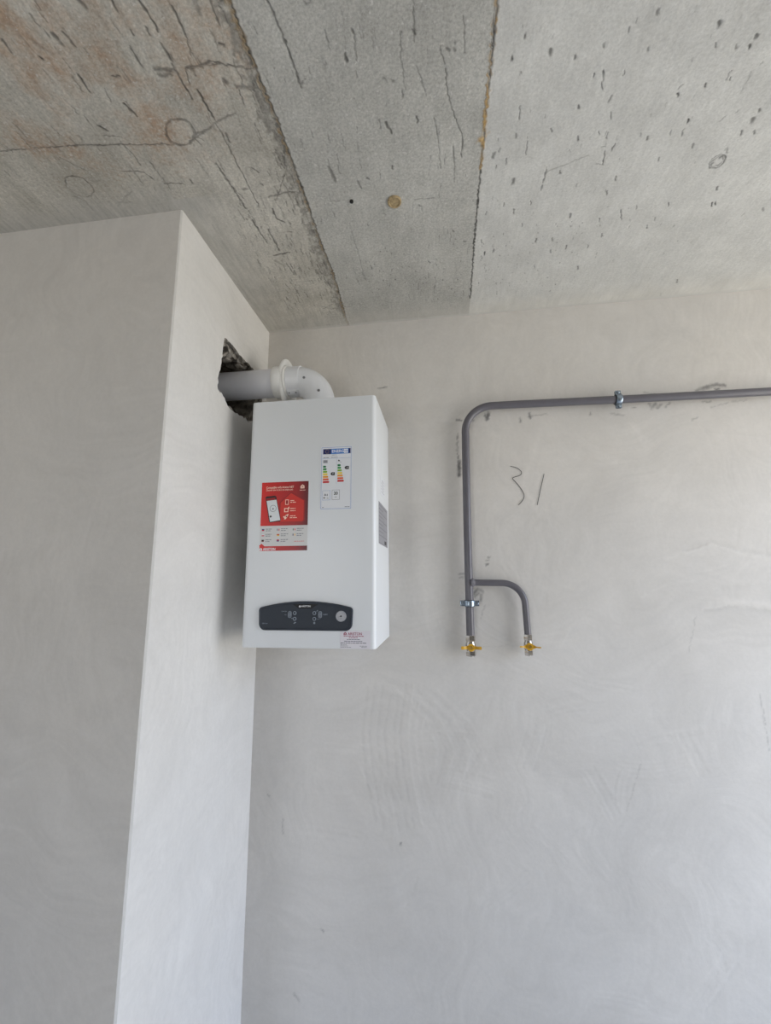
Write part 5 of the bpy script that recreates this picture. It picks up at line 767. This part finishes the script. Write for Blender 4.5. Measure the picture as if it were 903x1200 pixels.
# ------------------------------------------------------------------ pipe clamps
M_zinc = simple('zinc plate', srgb(150,162,174), .26, .95, var=.1, nscale=60)
M_rub = simple('black rubber', srgb(26,26,28), .6)
def pipe_clamp(loc, axis, label):
    t = thing('pipe_clamp', label, 'clamp', loc, 'pipe clamps')
    A = Vector(axis).normalized(); N = Vector((0,-1,0)); S = A.cross(N).normalized(); O = Vector(loc)
    fr = lambda u, v, w: tuple(O+S*u+A*v+N*w)                    # u across the pipe, v along it, w out of the wall
    def half(sgn, nm):
        mb = MB(); n = 16; r0, r1, hw = GR+.0022, GR+.0040, .0095
        lo = []
        prof_ = [(-hw,r0),(-hw,r1),(-hw+.002,r1+.0008),(hw-.002,r1+.0008),(hw,r1),(hw,r0)]
        rings = []
        for k in range(n+1):
            a = math.radians(8+164*k/n)
            rings.append([fr(r*math.cos(a), v, sgn*r*math.sin(a)) for v, r in prof_])
        mb.prism(rings, 0, False)
        for s in (-1, 1):
            mb.box((s*(r1+.0065), 0, sgn*.0032), (.0145,.018,.0022), 0, fr, .0006)
            mb.box((s*(r1+.0006), 0, sgn*.0050), (.0022,.018,.0058), 0, fr)
        return mb.build(nm, M_zinc, t)
    half(1, 'front_band'); half(-1, 'rear_band')
    mb = MB(); rings = []
    for k in range(28):
        a = 2*math.pi*k/28; rings.append([fr(r*math.cos(a), v, r*math.sin(a)) for v, r in ((-.0112,GR+.0002),(-.0112,GR+.0024),(.0112,GR+.0024),(.0112,GR+.0002))])
    rings.append(rings[0]); mb.prism(rings, 0, False, False, False); mb.build('rubber_liner', M_rub, t)
    for s in (-1, 1):
        sc = MB(); x = s*(GR+.0040+.0075)
        sc.lathe([(-.010,.0020),(.0050,.0020),(.0050,.0046),(.0082,.0046),(.0092,.0034),(.0092,0)], fr(x,0,0), N, 12); sc.build('screw', M_zinc, t)
    st = MB(); st.lathe([(-(GR+.0046),.0065),(-(GR+.0110),.0065),(-(GR+.0110),.0040),(GY-.001,.0040)], fr(0,0,0), N, 16); st.build('wall_stud', M_zinc, t)
    # small index lug on the band
    return t
pipe_clamp((1.2895,GY,2.2166), (1,0,-.008), 'zinc clamp holding the horizontal pipe run below the ceiling')
pipe_clamp((.7602,GY,1.5276), (.007,0,1), 'zinc clamp on the vertical pipe just below the branch')

# ------------------------------------------------------------------ gas valves
M_nick = simple('nickel plated brass', srgb(186,180,172), .16, 1.0, var=.04, nscale=50)
M_yel = simple('yellow handle enamel', srgb(208,160,34), .38, var=.06, nscale=60)
M_brass = simple('brass', srgb(196,158,82), .3, 1.0)
def hexring(mb, c, z0, z1, r, rot=0):
    L = lambda z, rr: [(c[0]+rr*math.cos(math.pi/3*k+rot), c[1]+rr*math.sin(math.pi/3*k+rot), z) for k in range(6)]
    mb.prism([L(z0,r*.94), L(z0+.0015,r), L(z1-.0015,r), L(z1,r*.94)], 0, False)
def gas_valve(x, ztop, label, tilt, r, wing_t, bright):
    zc = ztop-.036
    t = thing('gas_valve', label, 'valve', (x, GY, ztop-.066), 'yellow handled gas valves')
    mb = MB()
    hexring(mb, (x,GY), ztop-.019, ztop, r, .26)
    mb.lathe([(.018,r*.80),(.022,r*.84),(.028,r*.98),(.036,r*1.02),(.044,r*.98),(.049,r*.84),(.052,r*.80)], (x,GY,ztop), (0,0,-1), 28)
    hexring(mb, (x,GY), ztop-.066, ztop-.050, r, .26)
    mb.lathe([(.0655,r*.66),(.0672,r*.64),(.0672,r*.52),(.058,r*.50)], (x,GY,ztop), (0,0,-1), 20)
    body = mb.build('body', M_nick, t)
    sm = MB(); sm.lathe([(r*.85,.0085),(r*1.15,.0085),(r*1.15,.0060),(r*1.9,.0060)], (x,GY,zc), (0,-1,0), 18); sm.build('stem', M_brass, t)
    # butterfly handle
    yh = GY-r*1.45
    hb = MB(); hb.lathe([(0,.0105),(.0012,.0118),(.0048,.0118),(.006,.0105),(.006,.0062)], (x,yh,zc), (0,-1,0), 26)
    ca, sa = math.cos(tilt), math.sin(tilt)
    for s in (-1, 1):
        secs = []
        for d, hw, off, th in ((.007,.0070,-.0030,.0026),(.013,.0055,-.0030,.0026),(.019,wing_t*.9,-.0085,.0026),(.025,wing_t,-.0120,.0026),(.030,wing_t*1.05,-.0130,.0026),(.0325,wing_t*.75,-.0132,.0024)):
            q = []
            for dy, dz in ((-th/2,-hw),(th/2,-hw),(th/2,hw),(-th/2,hw)):
                u = s*d; v = dz
                q.append((x+u*ca-v*sa, yh+off+dy, zc+u*sa+v*ca))
            secs.append(q)
        hb.prism(secs, 0, False)
    hd = hb.build('handle', M_yel, t); hd['label'] = 'yellow butterfly handle'
    nb = MB(); L = lambda y, rr: [(x+rr*math.cos(math.pi/3*k), y, zc+rr*math.sin(math.pi/3*k)) for k in range(6)]
    nb.prism([L(yh-.005,.0062), L(yh-.0095,.0062), L(yh-.0105,.0052)], 0); nb.lathe([(.010,.0032),(.013,.0030),(.0135,0)], (x,yh,zc), (0,-1,0), 14); nb.build('nut', M_brass, hd)
    return t
gas_valve(.7588, 1.4240, 'larger ball valve with yellow handle below the straight vertical pipe', .0, .0165, .0050, 1)
gas_valve(.9430, 1.4290, 'smaller ball valve with yellow handle below the curved branch pipe', -.03, .0142, .0022, 1)
